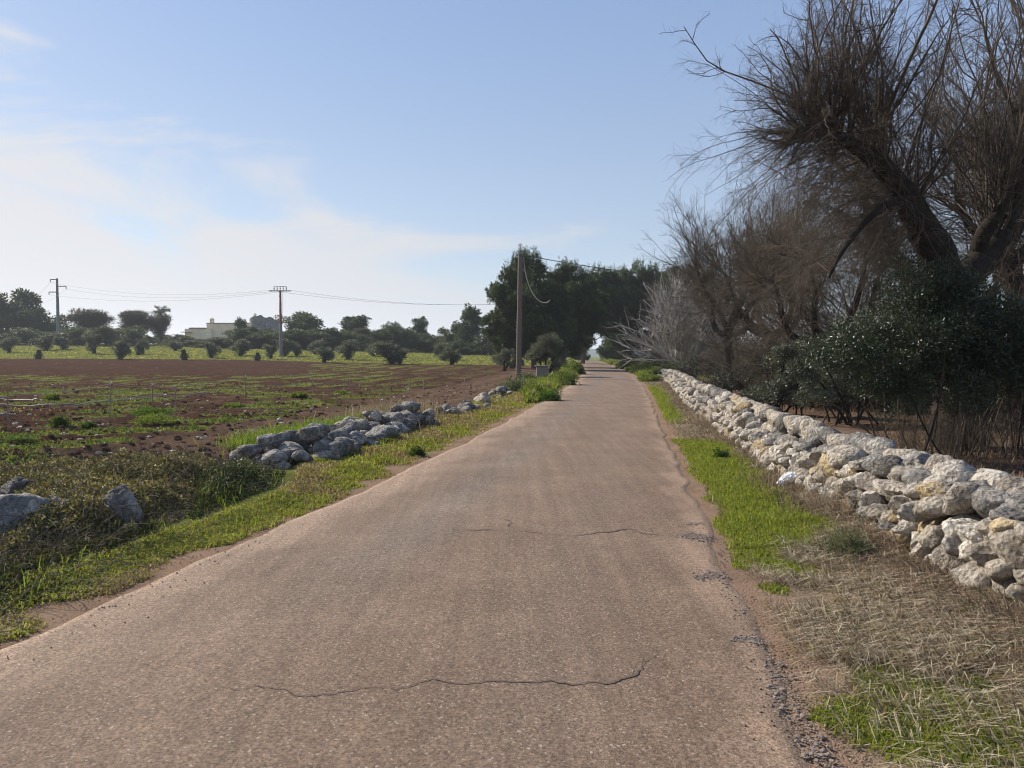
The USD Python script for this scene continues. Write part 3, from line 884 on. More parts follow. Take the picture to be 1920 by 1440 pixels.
rb = R(300)
big = thing("bare_tree", "huge gnarled leafless tree with a thick limb leaning left over the evergreen bush", "tree", pt(1800, 905, 12.5) * [1, 1, 0], group="bare pollarded trees behind the wall")
org = np.array(pt(1800, 905, 12.5) * [1, 1, 0])
loc = lambda *p: pt(*p) - org
trunk_pts = [[0.05, 0.1, -0.1], loc(1795, 760, 12.55), loc(1785, 620, 12.5), loc(1772, 520, 12.4)]
trunk, _ = limb(trunk_pts, [0.46, 0.36, 0.33, 0.33], 26, 301)
limbA, PA = limb([loc(1778, 560, 12.45), loc(1752, 468, 12.35), loc(1712, 395, 12.15), loc(1672, 335, 12.0), loc(1636, 296, 11.85), loc(1594, 268, 11.75), loc(1548, 248, 11.7), loc(1505, 252, 11.6)], [0.30, 0.285, 0.27, 0.215, 0.17, 0.13, 0.09, 0.045], 46, 302, lump=0.26)
limbB, PB = limb([loc(1788, 570, 12.5), loc(1822, 500, 12.8), loc(1868, 452, 13.0), loc(1893, 385, 13.1), loc(1912, 320, 13.1), loc(1935, 255, 13.1), loc(1970, 190, 13.0)], [0.26, 0.22, 0.2, 0.165, 0.15, 0.12, 0.06], 40, 303, lump=0.24)
limbC, PC = limb([loc(1840, 480, 12.9), loc(1850, 430, 12.6), loc(1882, 382, 12.4), loc(1890, 345, 12.3)], [0.15, 0.13, 0.1, 0.06], 18, 304, lump=0.25)
limbD, PD = limb([loc(1722, 380, 12.2), loc(1690, 375, 11.9), loc(1640, 400, 11.5), loc(1590, 455, 11.2), loc(1555, 520, 11.0)], [0.11, 0.08, 0.055, 0.04, 0.02], 22, 305, lump=0.2)
obj("trunk", trunk, "bark_look", big, smooth=True)
for m in (limbA, limbB, limbC, limbD):
    obj("limb", m, "bark_look", big, smooth=True)


def along(P, t):
    s = np.asarray(t) * (len(P) - 1)
    i = np.minimum(s.astype(int), len(P) - 2)
    return P[i] + (P[i + 1] - P[i]) * (s - i)[:, None]


tw, tr = [], []
# upright shoots from limb A: fanned out to the left at its tip
n = 78
t = np.r_[rb.uniform(0.34, 0.95, 34), rb.choice([0.40, 0.45, 0.63, 0.70, 0.86], 44) + rb.normal(0, 0.012, 44)].clip(0.3, 1)
D = np.stack([rb.normal(-0.05, 0.33, n), rb.normal(0, 0.5, n), np.full(n, 1.0)], 1)
tw += shoots(rb, along(PA, t), D, rb.uniform(2.0, 4.4, n) * (1 - 0.25 * t), [(13, 0.3, 1.0, 0.75), (6, 0.1, 0.36, 0.85)], rb.gamma(3.0, 0.006, n).clip(0.007, 0.045), up=0.05, wander=0.15)
# a round fan of shoots about the limb's tip
n = 104
t = rb.uniform(0.76, 1.0, n)
fa = rb.uniform(-0.35, 2.0, n)                                        # from upright to left and a little down
D = np.stack([-np.sin(fa), rb.normal(0, 0.5, n), np.cos(fa)], 1)
tw += shoots(rb, along(PA, t), D, rb.uniform(1.4, 2.5, n) * (1.15 - 0.42 * fa), [(12, 0.22, 0.7, 0.75), (6, 0.08, 0.3, 0.85)], rb.gamma(3.0, 0.0042, n).clip(0.006, 0.03), up=0.02, wander=0.16)
# brown twigs that hang below the limb
n = 115
t = rb.uniform(0.25, 0.98, n)
D = np.stack([rb.normal(-0.8, 0.55, n), rb.normal(-0.1, 0.6, n), rb.normal(-0.25, 0.4, n)], 1)
tr += shoots(rb, along(PA, t), D, rb.uniform(1.1, 2.4, n), [(11, 0.3, 0.9, 0.6), (6, 0.12, 0.4, 0.7)], 0.010, up=-0.01, droop=0.12, wander=0.1)
n = 26
tr += shoots(rb, along(PD, rb.uniform(0.15, 1, n)), np.stack([rb.normal(-0.6, 0.5, n), rb.normal(0, 0.6, n), rb.normal(-0.1, 0.5, n)], 1), rb.uniform(0.9, 1.6, n), [(10, 0.3, 0.8, 0.55), (6, 0.12, 0.35, 0.6)], 0.008, up=0.0, droop=0.12, wander=0.1)
# limbs B and C
n = 74
t = np.r_[rb.uniform(0.3, 1, 40), rb.choice([0.35, 0.5, 0.62, 0.8], 34) + rb.normal(0, 0.012, 34)]
D = np.stack([rb.normal(-0.12, 0.42, n), rb.normal(0, 0.4, n), np.full(n, 1.1)], 1)
tw += shoots(rb, along(PB, t), D, rb.uniform(2.0, 4.6, n), [(12, 0.3, 1.0, 0.75), (6, 0.1, 0.36, 0.85)], rb.gamma(3.0, 0.006, n).clip(0.007, 0.04), up=0.07, wander=0.15)
n = 40
tw += shoots(rb, along(PC, rb.uniform(0.3, 1, n)), np.stack([rb.normal(-0.1, 0.4, n), rb.normal(0, 0.4, n), np.full(n, 1.0)], 1), rb.uniform(1.5, 3.4, n), [(12, 0.4, 1.0, 0.45), (5, 0.12, 0.4, 0.6)], rb.uniform(0.010, 0.022, n), up=0.03)
obj("upright_shoots", join(*tw), "twig_look", big, smooth=True, kind="stuff")
obj("hanging_twigs", join(*tr), "red_twig_look", big, smooth=True, kind="stuff")


def bare_tree(label, px, base_y, depth, top_py, lean, seed, nl=5, dens=1.0, name="bare_tree", look="twig_look", wide=1.0, group="bare pollarded trees behind the wall"):
    """A pollarded tree: a gnarled trunk, a few thick limbs, tufts of shoots, fine twigs."""
    r = R(seed)
    o = pt(px, base_y, depth)
    o[2] = float(H0(o[0], o[1])) - 0.05
    top = pt(px, top_py, depth)[2] - o[2]
    tree = thing(name, label, "tree", o, group=group)
    hT = top * 0.30
    tp = [[0, 0, -0.15], [lean * 0.25, 0.05, hT * 0.5], [lean * 0.6, 0, hT]]
    k = top / 8.5
    m, _ = limb(tp, [0.30 * k, 0.22 * k, 0.2 * k], 16, seed, sides=10)
    obj("trunk", m, "bark_look", tree, smooth=True)
    allw = []
    for i in range(nl):
        a = i / nl * 2 * np.pi + r.uniform(-0.4, 0.4)
        out = np.array([math.cos(a), math.sin(a) * 0.8, 0]) * wide
        b = np.array(tp[-1])
        ln = top * r.uniform(0.26, 0.42)
        pts = [b, b + out * ln * 0.45 + [lean * 0.2, 0, ln * 0.2] + r.normal(0, 0.09 * ln, 3), b + out * ln * 0.7 + [lean * 0.4, 0, ln * 0.65] + r.normal(0, 0.1 * ln, 3), b + out * ln * 1.0 + [lean * 0.6, 0, ln * 0.95] + r.normal(0, 0.1 * ln, 3)]
        m, P = limb(pts, [0.15 * k, 0.11 * k, 0.07 * k, 0.035 * k], 18, seed + i, sides=9, lump=0.25)
        obj("limb", m, "bark_look", tree, smooth=True)
        n = int(34 * dens)
        D = out * r.normal(0.35, 0.6, (n, 1)) + r.normal(0, 0.35, (n, 3)) + [0, 0, 0.85]
        allw += shoots(r, along(P, r.uniform(0.25, 1, n)), D, r.uniform(0.18, 0.46, n) * top, [(12, 0.06 * top, 0.15 * top, 0.5), (7, 0.025 * top, 0.07 * top, 0.6)], r.uniform(0.0012, 0.0028, n) * top, up=0.05, wander=0.12)
        n = int(22 * dens)
        D = out * np.abs(r.normal(0.9, 0.3, (n, 1))) + r.normal(0, 0.35, (n, 3)) + [0, 0, -0.1]
        allw += shoots(r, along(P, r.uniform(0.25, 1, n)), D, r.uniform(0.18, 0.36, n) * top, [(10, 0.06 * top, 0.12 * top, 0.55), (6, 0.02 * top, 0.06 * top, 0.6)], 0.0014 * top, up=0.0, droop=0.1, wander=0.1)
    obj("twigs", join(*allw), look, tree, smooth=True, kind="stuff")
    return tree


bare_tree("small bare tree with a fan of fine shoots, farthest left of the leafless trees", 1372, 700, 33, 385, -0.35, 310, nl=5, wide=0.5)
bare_tree("bare tree with tangled brown twigs just right of the small fan-shaped one", 1455, 720, 28, 350, -0.3, 311, nl=5, look="red_twig_look", wide=0.8)
bare_tree("bare brown tree half hidden behind the big limb of the huge leafless tree", 1570, 740, 21, 300, -0.6, 312, nl=5, look="red_twig_look", dens=1.15, wide=1.1)
bare_tree("leafless tree behind the evergreen bush, between the two big limbs", 1760, 745, 22, 60, 0.2, 313, nl=4, wide=0.9)
bare_tree("leafless tree behind the evergreen bush at the right edge of the view", 1905, 745, 20, 20, 0.3, 314, nl=4, wide=0.9)


def twig_bush(label, px, depth, w, h, n, seed, look="red_twig_look"):
    r = R(seed)
    o = pt(px, 760, depth); o[2] = float(H0(o[0], o[1]))
    t = thing("twig_thicket", label, "thicket", o, group="thickets of bare brown twigs behind the wall")
    b0 = np.stack([r.normal(0, w * 0.3, n), r.normal(0, w * 0.25, n), np.full(n, -0.05)], 1)
    D = np.stack([r.normal(0, 0.55, n) + b0[:, 0] * 0.4 / w, r.normal(0, 0.5, n), np.ones(n)], 1)
    m = shoots(r, b0, D, h * r.uniform(0.55, 1.15, n), [(14, 0.16 * h, 0.42 * h, 0.75), (8, 0.05 * h, 0.17 * h, 0.75)], r.uniform(0.010, 0.022, n), up=0.02, droop=0.075, wander=0.12, segs=9)
    obj("stems", m[0], "bark_look", t, smooth=True, kind="stuff")
    obj("twigs", join(*m[1:]), look, t, smooth=True, kind="stuff")


for k, (px, d_, w_, h_, n_, lab) in enumerate([
    (1395, 36, 2.6, 4.6, 46, "brown twig thicket under the small fan-shaped bare tree"),
    (1465, 29, 2.4, 5.0, 50, "brown twig thicket left of the hanging twigs of the huge tree"),
    (1540, 24, 2.2, 5.0, 54, "tall brown twig thicket below the hanging twigs of the huge tree"),
    (1625, 22, 2.0, 4.9, 54, "tall brown twig thicket between the small grey-green bush and the huge tree"),
    (1530, 22, 1.6, 3.0, 34, "low brown twig thicket just behind the repaired stretch of wall"),
    (1700, 20, 2.2, 5.2, 46, "brown twig thicket right behind the huge tree's trunk"),
    (1860, 18, 2.2, 5.0, 46, "brown twig thicket right of the huge tree's trunk"),
    (1945, 15, 1.6, 4.0, 36, "brown twig thicket at the right edge of the view")]):
    twig_bush(lab, px, d_, w_, h_, n_, 340 + k)

# ------------------------------------------------------------------ leafy crowns
def crown_points(rng, blobs, n, shell=0.55):
    """Points in the outer part of overlapping blobs (x, y, z, rx, ry, rz): (points, outward directions)."""
    B = np.asarray(blobs, float)
    vol = (B[:, 3] * B[:, 4] * B[:, 5]) ** (2 / 3)
    i = rng.choice(len(B), n, p=vol / vol.sum())
    d = unit(rng.normal(size=(n, 3)))
    r = rng.uniform(shell, 1.0, n) ** 0.6
    lump = 0.78 + 0.5 * fbm(d * 2.2 + i[:, None] * 3.7, 2, 77)
    P = B[i, :3] + d * B[i, 3:] * (r * lump)[:, None]
    return P, d, i


def tint_of(rng, n, base, var=0.3, hue=0.12, blob=None, bvar=0.18):
    b = np.array(base)
    k = rng.normal(1, var, (n, 1)).clip(0.35, 1.9)
    if blob is not None:
        k = k * rng.normal(1, bvar, (int(blob.max()) + 1, 1)).clip(0.5, 1.5)[blob]
    h = rng.normal(0, hue, (n, 1))
    return np.clip(b * k * np.concatenate([1 + h, 1 + 0 * h, 1 - 0.5 * h], 1), 0.004, 0.8)


def blob_cloud(rng, n, c, r, size):
    """n blobs spread over an ellipsoid's outer shell."""
    d = unit(rng.normal(size=(n, 3)))
    p = np.array(c) + d * np.array(r) * rng.uniform(0.35, 0.85, (n, 1))
    s = size * rng.uniform(0.65, 1.3, (n, 1))
    return np.concatenate([p, s, s, s * rng.uniform(0.65, 0.95, (n, 1))], 1)


# ---- glossy evergreen bushes right behind the wall
def evergreen(label, px, base_y, depth, blobs, n, leaf, seed, name="evergreen_bush", base=(0.034, 0.047, 0.022), stems=16, look="glossy_leaf_look", group="evergreen bushes behind the wall", spread=0.7, cat="bush", up=0.35, h0=None):
    r = R(seed)
    o = pt(px, base_y, depth)
    o[2] = float(H0(o[0], o[1]))
    t = thing(name, label, cat, o, group=group)
    B = np.asarray(blobs, float)
    sub = []
    for b in B:
        k = max(int(8 + 26 * b[3] * b[5]), 6)
        sub.append(blob_cloud(r, k, b[:3], b[3:6], 0.33 * b[3:6].mean()))
    sub = np.vstack(sub)
    sub[:, 2] = np.maximum(sub[:, 2], 0.12)
    P, d, i = crown_points(r, sub, n, 0.3)
    keep = P[:, 2] > 0.03
    P, d, i = P[keep], d[keep], i[keep]
    D = unit(d * 0.7 + r.normal(0, 0.6, P.shape) + [0, 0, up])
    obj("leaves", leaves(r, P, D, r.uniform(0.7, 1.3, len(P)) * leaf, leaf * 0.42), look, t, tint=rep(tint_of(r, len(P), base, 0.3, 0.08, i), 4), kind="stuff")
    if stems:
        c = B[r.integers(0, len(B), stems)]
        b0 = np.stack([r.normal(0, spread * 0.3, stems), r.normal(0, spread * 0.3, stems), np.full(stems, -0.05)], 1)
        e = c[:, :3] + r.normal(0, 0.35, (stems, 3)) * c[:, 3:6]
        m = (b0 + e) / 2 + r.normal(0, 0.12, (stems, 3)) + [0, 0, 0.2]
        ts = np.linspace(0, 1, 9)[None, :, None]
        Q = (1 - ts) ** 2 * b0[:, None] + 2 * ts * (1 - ts) * m[:, None] + ts**2 * e[:, None]
        k = leaf / 0.045
        obj("stems", tubes(Q, r.uniform(0.012, 0.035, stems)[:, None] * np.linspace(1, 0.4, 9)[None], 6), "bark_look", t, smooth=True, kind="stuff")
    return t


e1 = evergreen("broad dark glossy evergreen bush in front of the huge bare tree's trunk", 1790, 870, 11.2,
               [(-0.55, 0.1, 2.0, 0.95, 0.9, 1.05), (0.45, 0.1, 1.9, 1.1, 0.9, 1.1), (-1.15, -0.1, 1.45, 0.75, 0.7, 0.6), (1.25, 0.0, 1.5, 0.8, 0.8, 0.8), (-0.2, 0.2, 2.7, 0.8, 0.7, 0.55), (0.2, -0.2, 1.3, 1.0, 0.6, 0.55), (-0.95, -0.15, 1.0, 0.65, 0.6, 0.42), (-1.7, 0.1, 1.7, 0.6, 0.6, 0.55)], 76000, 0.052, 400, stems=0)
r = R(401)
n = 46
b0 = np.stack([r.uniform(-0.95, 1.15, n), r.normal(0.1, 0.28, n), np.full(n, -0.05)], 1)
e_ = b0 + np.stack([r.normal(0, 0.45, n) + 0.3 * b0[:, 0], r.normal(0, 0.2, n), r.uniform(0.9, 1.7, n)], 1)
m_e = (b0 + e_) / 2 + r.normal(0, 0.14, (n, 3))
ts = np.linspace(0, 1, 8)[None, :, None]
Q = (1 - ts) ** 2 * b0[:, None] + 2 * ts * (1 - ts) * m_e[:, None] + ts**2 * e_[:, None]
for k in range(n):
    obj("stem", tubes(Q[k:k + 1], np.linspace(1, 0.55, 8)[None] * r.uniform(0.005, 0.017), 6), "red_twig_look" if k % 3 else "bark_look", e1, smooth=True)
n = 170
b0 = np.stack([r.uniform(-1.1, 1.4, n), r.normal(0.1, 0.35, n), np.full(n, -0.02)], 1)
obj("suckers", join(*shoots(r, b0, np.stack([r.normal(0, 0.4, n), r.normal(0, 0.3, n), np.ones(n)], 1), r.uniform(0.5, 1.1, n), [(5, 0.15, 0.4, 0.6), (4, 0.06, 0.2, 0.7)], 0.005, up=0.02, wander=0.1, segs=6)), "red_twig_look", e1, smooth=True, kind="stuff")
evergreen("grey-green bush with low drooping sprays left of the broad evergreen bush", 1585, 790, 17.0,
          [(-0.1, 0, 1.25, 0.75, 0.7, 0.85), (-0.75, -0.2, 0.8, 0.55, 0.6, 0.45), (0.65, 0.1, 1.2, 0.8, 0.7, 0.8), (-0.9, -0.2, 1.5, 0.6, 0.6, 0.55), (0.3, 0, 2.1, 0.65, 0.6, 0.6)], 26000, 0.06, 402, base=(0.075, 0.085, 0.056))
evergreen("small grey-green bush above the pale freshly repaired stretch of wall", 1470, 748, 19.0,
          [(0, 0, 0.75, 0.75, 0.7, 0.6), (-0.7, 0, 0.5, 0.5, 0.5, 0.4), (0.6, 0, 0.9, 0.6, 0.6, 0.7), (0.1, 0, 1.5, 0.6, 0.5, 0.6)], 14000, 0.07, 403, base=(0.08, 0.085, 0.062))
evergreen("dark shrub behind the far part of the wall", 1410, 726, 26.0, [(0, 0, 0.9, 0.9, 0.9, 0.9), (0.9, 0, 0.7, 0.7, 0.7, 0.6), (-0.9, 0, 0.6, 0.7, 0.7, 0.5)], 9000, 0.09, 404, base=(0.035, 0.04, 0.025))
evergreen("low round dark green bush at the far end of the wall", 1255, 703, 48.0, [(0, 0, 0.55, 1.1, 1.0, 0.55), (1.3, 0.2, 0.5, 1.0, 1.0, 0.5), (-0.9, -0.3, 0.35, 0.7, 0.7, 0.35)], 9000, 0.11, 405, base=(0.040, 0.058, 0.020), look="foliage_look")
for k, (px, d_, sz, lab) in enumerate([(1520, 30, 1.5, "dark thicket in the shade behind the small grey-green bush"), (1650, 27, 1.7, "dark thicket in the shade left of the broad evergreen bush's stems"), (1800, 26, 1.7, "dark thicket in the shade right behind the broad evergreen bush"), (1960, 22, 1.6, "dark thicket in the shade at the right edge of the view"), (1215, 74, 1.9, "dark thicket under the pines right of the road before the tunnel"), (1260, 72, 2.0, "dark thicket right behind the pale grey tree's trunks"), (1310, 66, 2.0, "dark thicket between the pale grey tree and the bare trees"), (1440, 46, 2.3, "dark thicket far behind the tangled bare tree"), (1545, 42, 2.4, "dark thicket far behind the low brown twig thicket"), (1660, 38, 2.3, "dark thicket far behind the huge tree's hanging twigs"), (1370, 40, 1.6, "dark thicket beyond the small fan-shaped bare tree")]):
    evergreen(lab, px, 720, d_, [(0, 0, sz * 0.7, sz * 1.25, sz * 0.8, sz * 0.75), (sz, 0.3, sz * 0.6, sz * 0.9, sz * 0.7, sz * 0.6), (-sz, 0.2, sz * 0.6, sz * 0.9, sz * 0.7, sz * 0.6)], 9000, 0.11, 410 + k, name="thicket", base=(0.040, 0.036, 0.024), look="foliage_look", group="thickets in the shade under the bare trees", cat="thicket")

# ---- the grey leafless shrub that arches over the road
r = R(320)
o = pt(1272, 695, 60.0); o[2] = float(H0(o[0], o[1]))
g = thing("dead_tree", "dome-shaped leafless tree of pale grey branches arching over the road's right side", "tree", o)
n = 120
el = r.uniform(0.1, 1.45, n); az = r.uniform(0, 2 * np.pi, n)
D = np.stack([np.cos(az) * np.cos(el), np.sin(az) * np.cos(el), np.sin(el) + 0.45], 1)
P = grow(r, np.tile([0.2, 0, 0.5], (n, 1)) + r.normal(0, 0.3, (n, 3)), D, r.uniform(5.0, 7.8, n) * (0.72 + 0.28 * np.sin(el)), 10, 0.12, 0.03, 0.075)
P[:, :, 2] = np.maximum(P[:, :, 2], 0.15)
rad = r.uniform(0.05, 0.13, n)
obj("branches", tubes(P, rad[:, None] * np.linspace(1, 0.22, 11)[None], 6), "pale_twig_look", g, smooth=True, kind="stuff")
parts = []
B, T, t, ix = children(r, P, 12, 0.2, 1.0)
Dd = sideways(r, T, np.abs(r.normal(0.6, 0.2, len(B))))
P2 = grow(r, B, Dd, r.uniform(0.9, 2.2, len(B)), 6, 0.13, 0.02)
obj("boughs", tubes(P2, 0.024 * np.linspace(1, 0.4, 7)[None] * r.uniform(0.5, 1.3, (len(B), 1)), 4), "pale_twig_look", g, smooth=True, kind="stuff")
B, T, t, ix = children(r, P2, 5, 0.2, 1.0)
P3 = grow(r, B, sideways(r, T, np.abs(r.normal(0.6, 0.2, len(B)))), r.uniform(0.3, 0.9, len(B)), 4, 0.15, 0.04)
obj("twigs", tubes(P3, 0.011 * np.linspace(1, 0.5, 5)[None] * np.ones((len(B), 1)), 3), "twig_look", g, smooth=True, kind="stuff")
for j in range(3):
    obj("trunk", limb([[0.2, 0, -0.2], [0.2 + 0.3 * (j - 1), 0.1 * j, 0.5], [0.2 + 0.9 * (j - 1), 0.2, 1.4]], [0.3, 0.2, 0.12], 10, 330 + j, sides=8)[0], "pale_twig_look", g, smooth=True)


# ------------------------------------------------------------------ pines over the road
def pine(name, label, o, height, trunk_top, blobs, ntuft, seed, base=(0.055, 0.078, 0.026), blade=0.34, group="pines beside the road", lean=(0, 0), trunk_r=0.24, cat="pine tree", fat=1.55):
    r = R(seed)
    t = thing(name, label, cat, o, group=group)
    B = np.asarray(blobs, float) * np.array([1, 1, 1, fat, fat, fat])
    ntuft = int(ntuft * 1.9)
    tv, _ = limb([[0, 0, -0.2], [lean[0] * 0.3, lean[1] * 0.3, trunk_top * 0.4], [lean[0], lean[1], trunk_top]], [trunk_r * 1.15, trunk_r * 0.85, trunk_r * 0.35], 18, seed, sides=9, lump=0.1)
    obj("trunk", tv, "pine_bark_look", t, smooth=True)
    # limbs to every blob
    z0 = np.clip(B[:, 2] - 0.35 * np.hypot(B[:, 0], B[:, 1]) - 0.3, trunk_top * 0.2, trunk_top * 0.97)
    f = z0 / trunk_top
    b0 = np.stack([lean[0] * f**1.3, lean[1] * f**1.3, z0], 1)
    ts = np.linspace(0, 1, 7)[None, :, None]
    mid = (b0 + B[:, :3]) / 2 + [0, 0, -0.15]
    Q = (1 - ts) ** 2 * b0[:, None] + 2 * ts * (1 - ts) * mid[:, None] + ts**2 * B[:, None, :3]
    obj("limbs", tubes(Q, trunk_r * 0.33 * np.linspace(1, 0.3, 7)[None] * np.ones((len(B), 1)), 5), "pine_bark_look", t, smooth=True, kind="stuff")
    sub = []
    for b in B:
        sub.append(blob_cloud(r, max(int(10 * b[3]), 7), b[:3], b[3:6], 0.34 * b[3:6].mean()))
    sub = np.vstack(sub)
    P, d, i = crown_points(r, sub, ntuft, 0.25)
    kb = 6
    D = unit(np.repeat(d * 0.5 + [0, 0, 0.55], kb, 0) + r.normal(0, 0.5, (ntuft * kb, 3)))
    C = np.repeat(P, kb, 0)
    tn = tint_of(r, ntuft, base, 0.22, 0.1, i, 0.22)
    L = blade * r.uniform(0.6, 1.25, len(C))
    obj("crown", leaves(r, C, D, L, L * 0.2), "foliage_look", t, tint=rep(rep(tn, kb), 4), kind="stuff")
    # upright leading shoots on the outline
    k = 170
    top = P[np.argsort(-P[:, 2] + r.normal(0, 1.3, ntuft))[:k]]
    kk = 18
    Cs = np.repeat(top, kk, 0) + np.array([0, 0, 1.0]) * r.uniform(0, 0.9, (k * kk, 1)) + r.normal(0, 0.05, (k * kk, 3))
    Ds = unit(r.normal(0, 0.55, Cs.shape) + [0, 0, 0.8])
    obj("top_shoots", leaves(r, Cs, Ds, blade * 0.75, blade * 0.12), "foliage_look", t, tint=rep(tint_of(r, len(Cs), np.array(base) * 1.25, 0.2), 4), kind="stuff")
    return t


def gp(px, py_base, d):
    p = pt(px, py_base, d)
    p[2] = float(H0(p[0], p[1]))
    return p


def around(r, o, plist):
    """Blobs given as (px, py, depth, r) turned into offsets from the base O."""
    return [tuple(pt(px, py, d) - o) + (rr, rr * 0.95, rr * 0.8) for px, py, d, rr in plist]


r = R(500)
o = gp(1000, 690, 74)
pine("roadside_pine", "tall dark pine directly behind the wooden pole", o, 12, 11.0, around(r, o, [
    (985, 490, 74, 0.8), (985, 530, 74, 1.0), (975, 515, 74, 1.1), (1000, 505, 74, 1.1), (955, 530, 74, 1.1), (1010, 545, 73, 1.5), (945, 560, 73, 1.1), (928, 548, 74, 0.7), (975, 570, 72, 1.5), (940, 600, 73, 1.3),
    (1000, 600, 72, 1.6), (960, 630, 73, 1.3), (930, 625, 74, 0.9), (1035, 580, 73, 1.5), (1040, 620, 72, 1.4), (985, 650, 73, 1.3), (945, 650, 74, 1.0), (1015, 655, 73, 1.2)]), 9000, 501, trunk_r=0.26)
o = gp(1055, 688, 80)
pine("roadside_pine", "pine with upright leading shoots between the pole and the tunnel of trees", o, 12, 10.5, around(r, o, [
    (1058, 505, 80, 0.8), (1050, 528, 80, 1.2), (1075, 520, 80, 1.0), (1070, 550, 79, 1.5), (1100, 545, 80, 1.2), (1088, 580, 79, 1.6), (1055, 580, 80, 1.5), (1105, 600, 80, 1.4), (1075, 625, 80, 1.5), (1050, 640, 80, 1.3), (1118, 570, 82, 1.2), (1095, 638, 81, 0.8), (1068, 655, 80, 1.0), (1030, 540, 80, 1.1)]), 8500, 502, trunk_r=0.26)
o = gp(1092, 683, 96)
pine("roadside_pine", "pine leaning over the road above the tunnel's left side", o, 12.5, 11.5, around(r, o, [
    (1100, 530, 96, 1.3), (1125, 530, 96, 1.5), (1150, 535, 96, 1.5), (1120, 560, 95, 1.9), (1150, 570, 95, 1.9), (1130, 595, 95, 1.7), (1095, 590, 96, 1.6), (1090, 625, 97, 1.3), (1150, 605, 95, 1.5), (1115, 620, 97, 0.9), (1138, 625, 97, 0.8), (1083, 650, 97, 1.0)]), 7000, 503, lean=(2.0, 0), trunk_r=0.28, blade=0.38)
o = gp(1180, 684, 98)
pine("roadside_pine", "wide dark pine behind the pale grey tree on the road's right side", o, 12.5, 11.5, around(r, o, [
    (1165, 530, 98, 1.5), (1195, 524, 98, 1.6), (1225, 527, 98, 1.6), (1180, 560, 97, 2.0), (1215, 560, 97, 2.0), (1245, 540, 98, 1.6), (1170, 600, 97, 1.8), (1205, 600, 97, 1.8), (1160, 630, 98, 1.2), (1145, 640, 99, 0.8), (1180, 640, 97, 1.5), (1215, 640, 97, 1.5), (1250, 590, 98, 2.0), (1245, 640, 98, 1.7)]), 8000, 504, lean=(-1.0, 0), trunk_r=0.28, blade=0.38)
o = gp(1285, 690, 92)
pine("roadside_pine", "rounded pine behind the pale grey tree, nearest to the bare trees", o, 11.5, 10.5, around(r, o, [
    (1265, 530, 92, 1.5), (1290, 522, 92, 1.5), (1320, 530, 92, 1.5), (1280, 560, 92, 1.9), (1310, 565, 92, 1.9), (1345, 560, 92, 1.8), (1280, 610, 92, 2.0), (1325, 610, 92, 2.0), (1370, 600, 92, 2.0), (1290, 650, 92, 1.8), (1345, 650, 92, 1.8)]), 7000, 505, trunk_r=0.26, blade=0.36)
o = gp(1145, 681, 128)
pine("roadside_pine", "dark pointed tree at the right side of the far tunnel mouth", o, 6, 4.5, [(0, 0, 1.3, 1.5, 1.4, 1.2), (0.2, 0, 2.6, 1.2, 1.2, 1.1), (0.1, 0, 3.8, 0.8, 0.8, 0.9), (1.8, 0, 1.5, 1.5, 1.4, 1.3), (2.0, 0, 3.5, 1.6, 1.5, 1.4)], 2500, 506, trunk_r=0.18, blade=0.4)
o = gp(1088, 681, 128)
pine("roadside_pine", "dark tree at the left side of the far tunnel mouth", o, 6, 4.5, [(0, 0, 1.3, 1.2, 1.4, 1.2), (-0.6, 0, 2.8, 1.4, 1.2, 1.1), (-1.6, 0, 4.2, 1.6, 1.3, 1.4), (-2.4, 0, 1.8, 1.6, 1.4, 1.5)], 2500, 507, trunk_r=0.18, blade=0.4)


# ------------------------------------------------------------------ olive by the pole, its little pier, the pole and its cables
def olive(name, label, o, blobs, n, leaf, seed, base=(0.085, 0.092, 0.068), stems=3, r0=0.09, group=None, cat="olive tree", subsize=0.36, crown="crown"):
    r = R(seed)
    t = thing(name, label, cat, o, group=group)
    B = np.asarray(blobs, float)
    sub = np.vstack([blob_cloud(r, max(int(12 * b[3] * b[5]), 8), b[:3], b[3:6], subsize * b[3:6].mean()) for b in B])
    P, d, i = crown_points(r, sub, n, 0.35)
    P[:, 2] = np.maximum(P[:, 2], 0.1)
    D = unit(d * 0.8 + r.normal(0, 0.5, P.shape) + [0, 0, 0.25])
    obj(crown, leaves(r, P, D, leaf * r.uniform(0.7, 1.3, n), leaf * 0.3), "foliage_look", t, tint=rep(tint_of(r, n, base, 0.3, 0.06, i), 4), kind="stuff")
    top = B[:, 2].mean()
    for k in range(stems):
        b = B[k % len(B)]
        e = np.array([b[0] * 0.7, b[1] * 0.7, b[2]])
        s0 = np.array([0.12 * (k - (stems - 1) / 2), 0, -0.1])
        obj("trunk", limb([s0, (s0 + e) * 0.5 + [0.06 * (-1) ** k, 0.03, 0], e], [r0 * 1.3, r0, r0 * 0.5], 10, seed + k, sides=8, lump=0.25)[0], "bark_look", t, smooth=True)
    return t


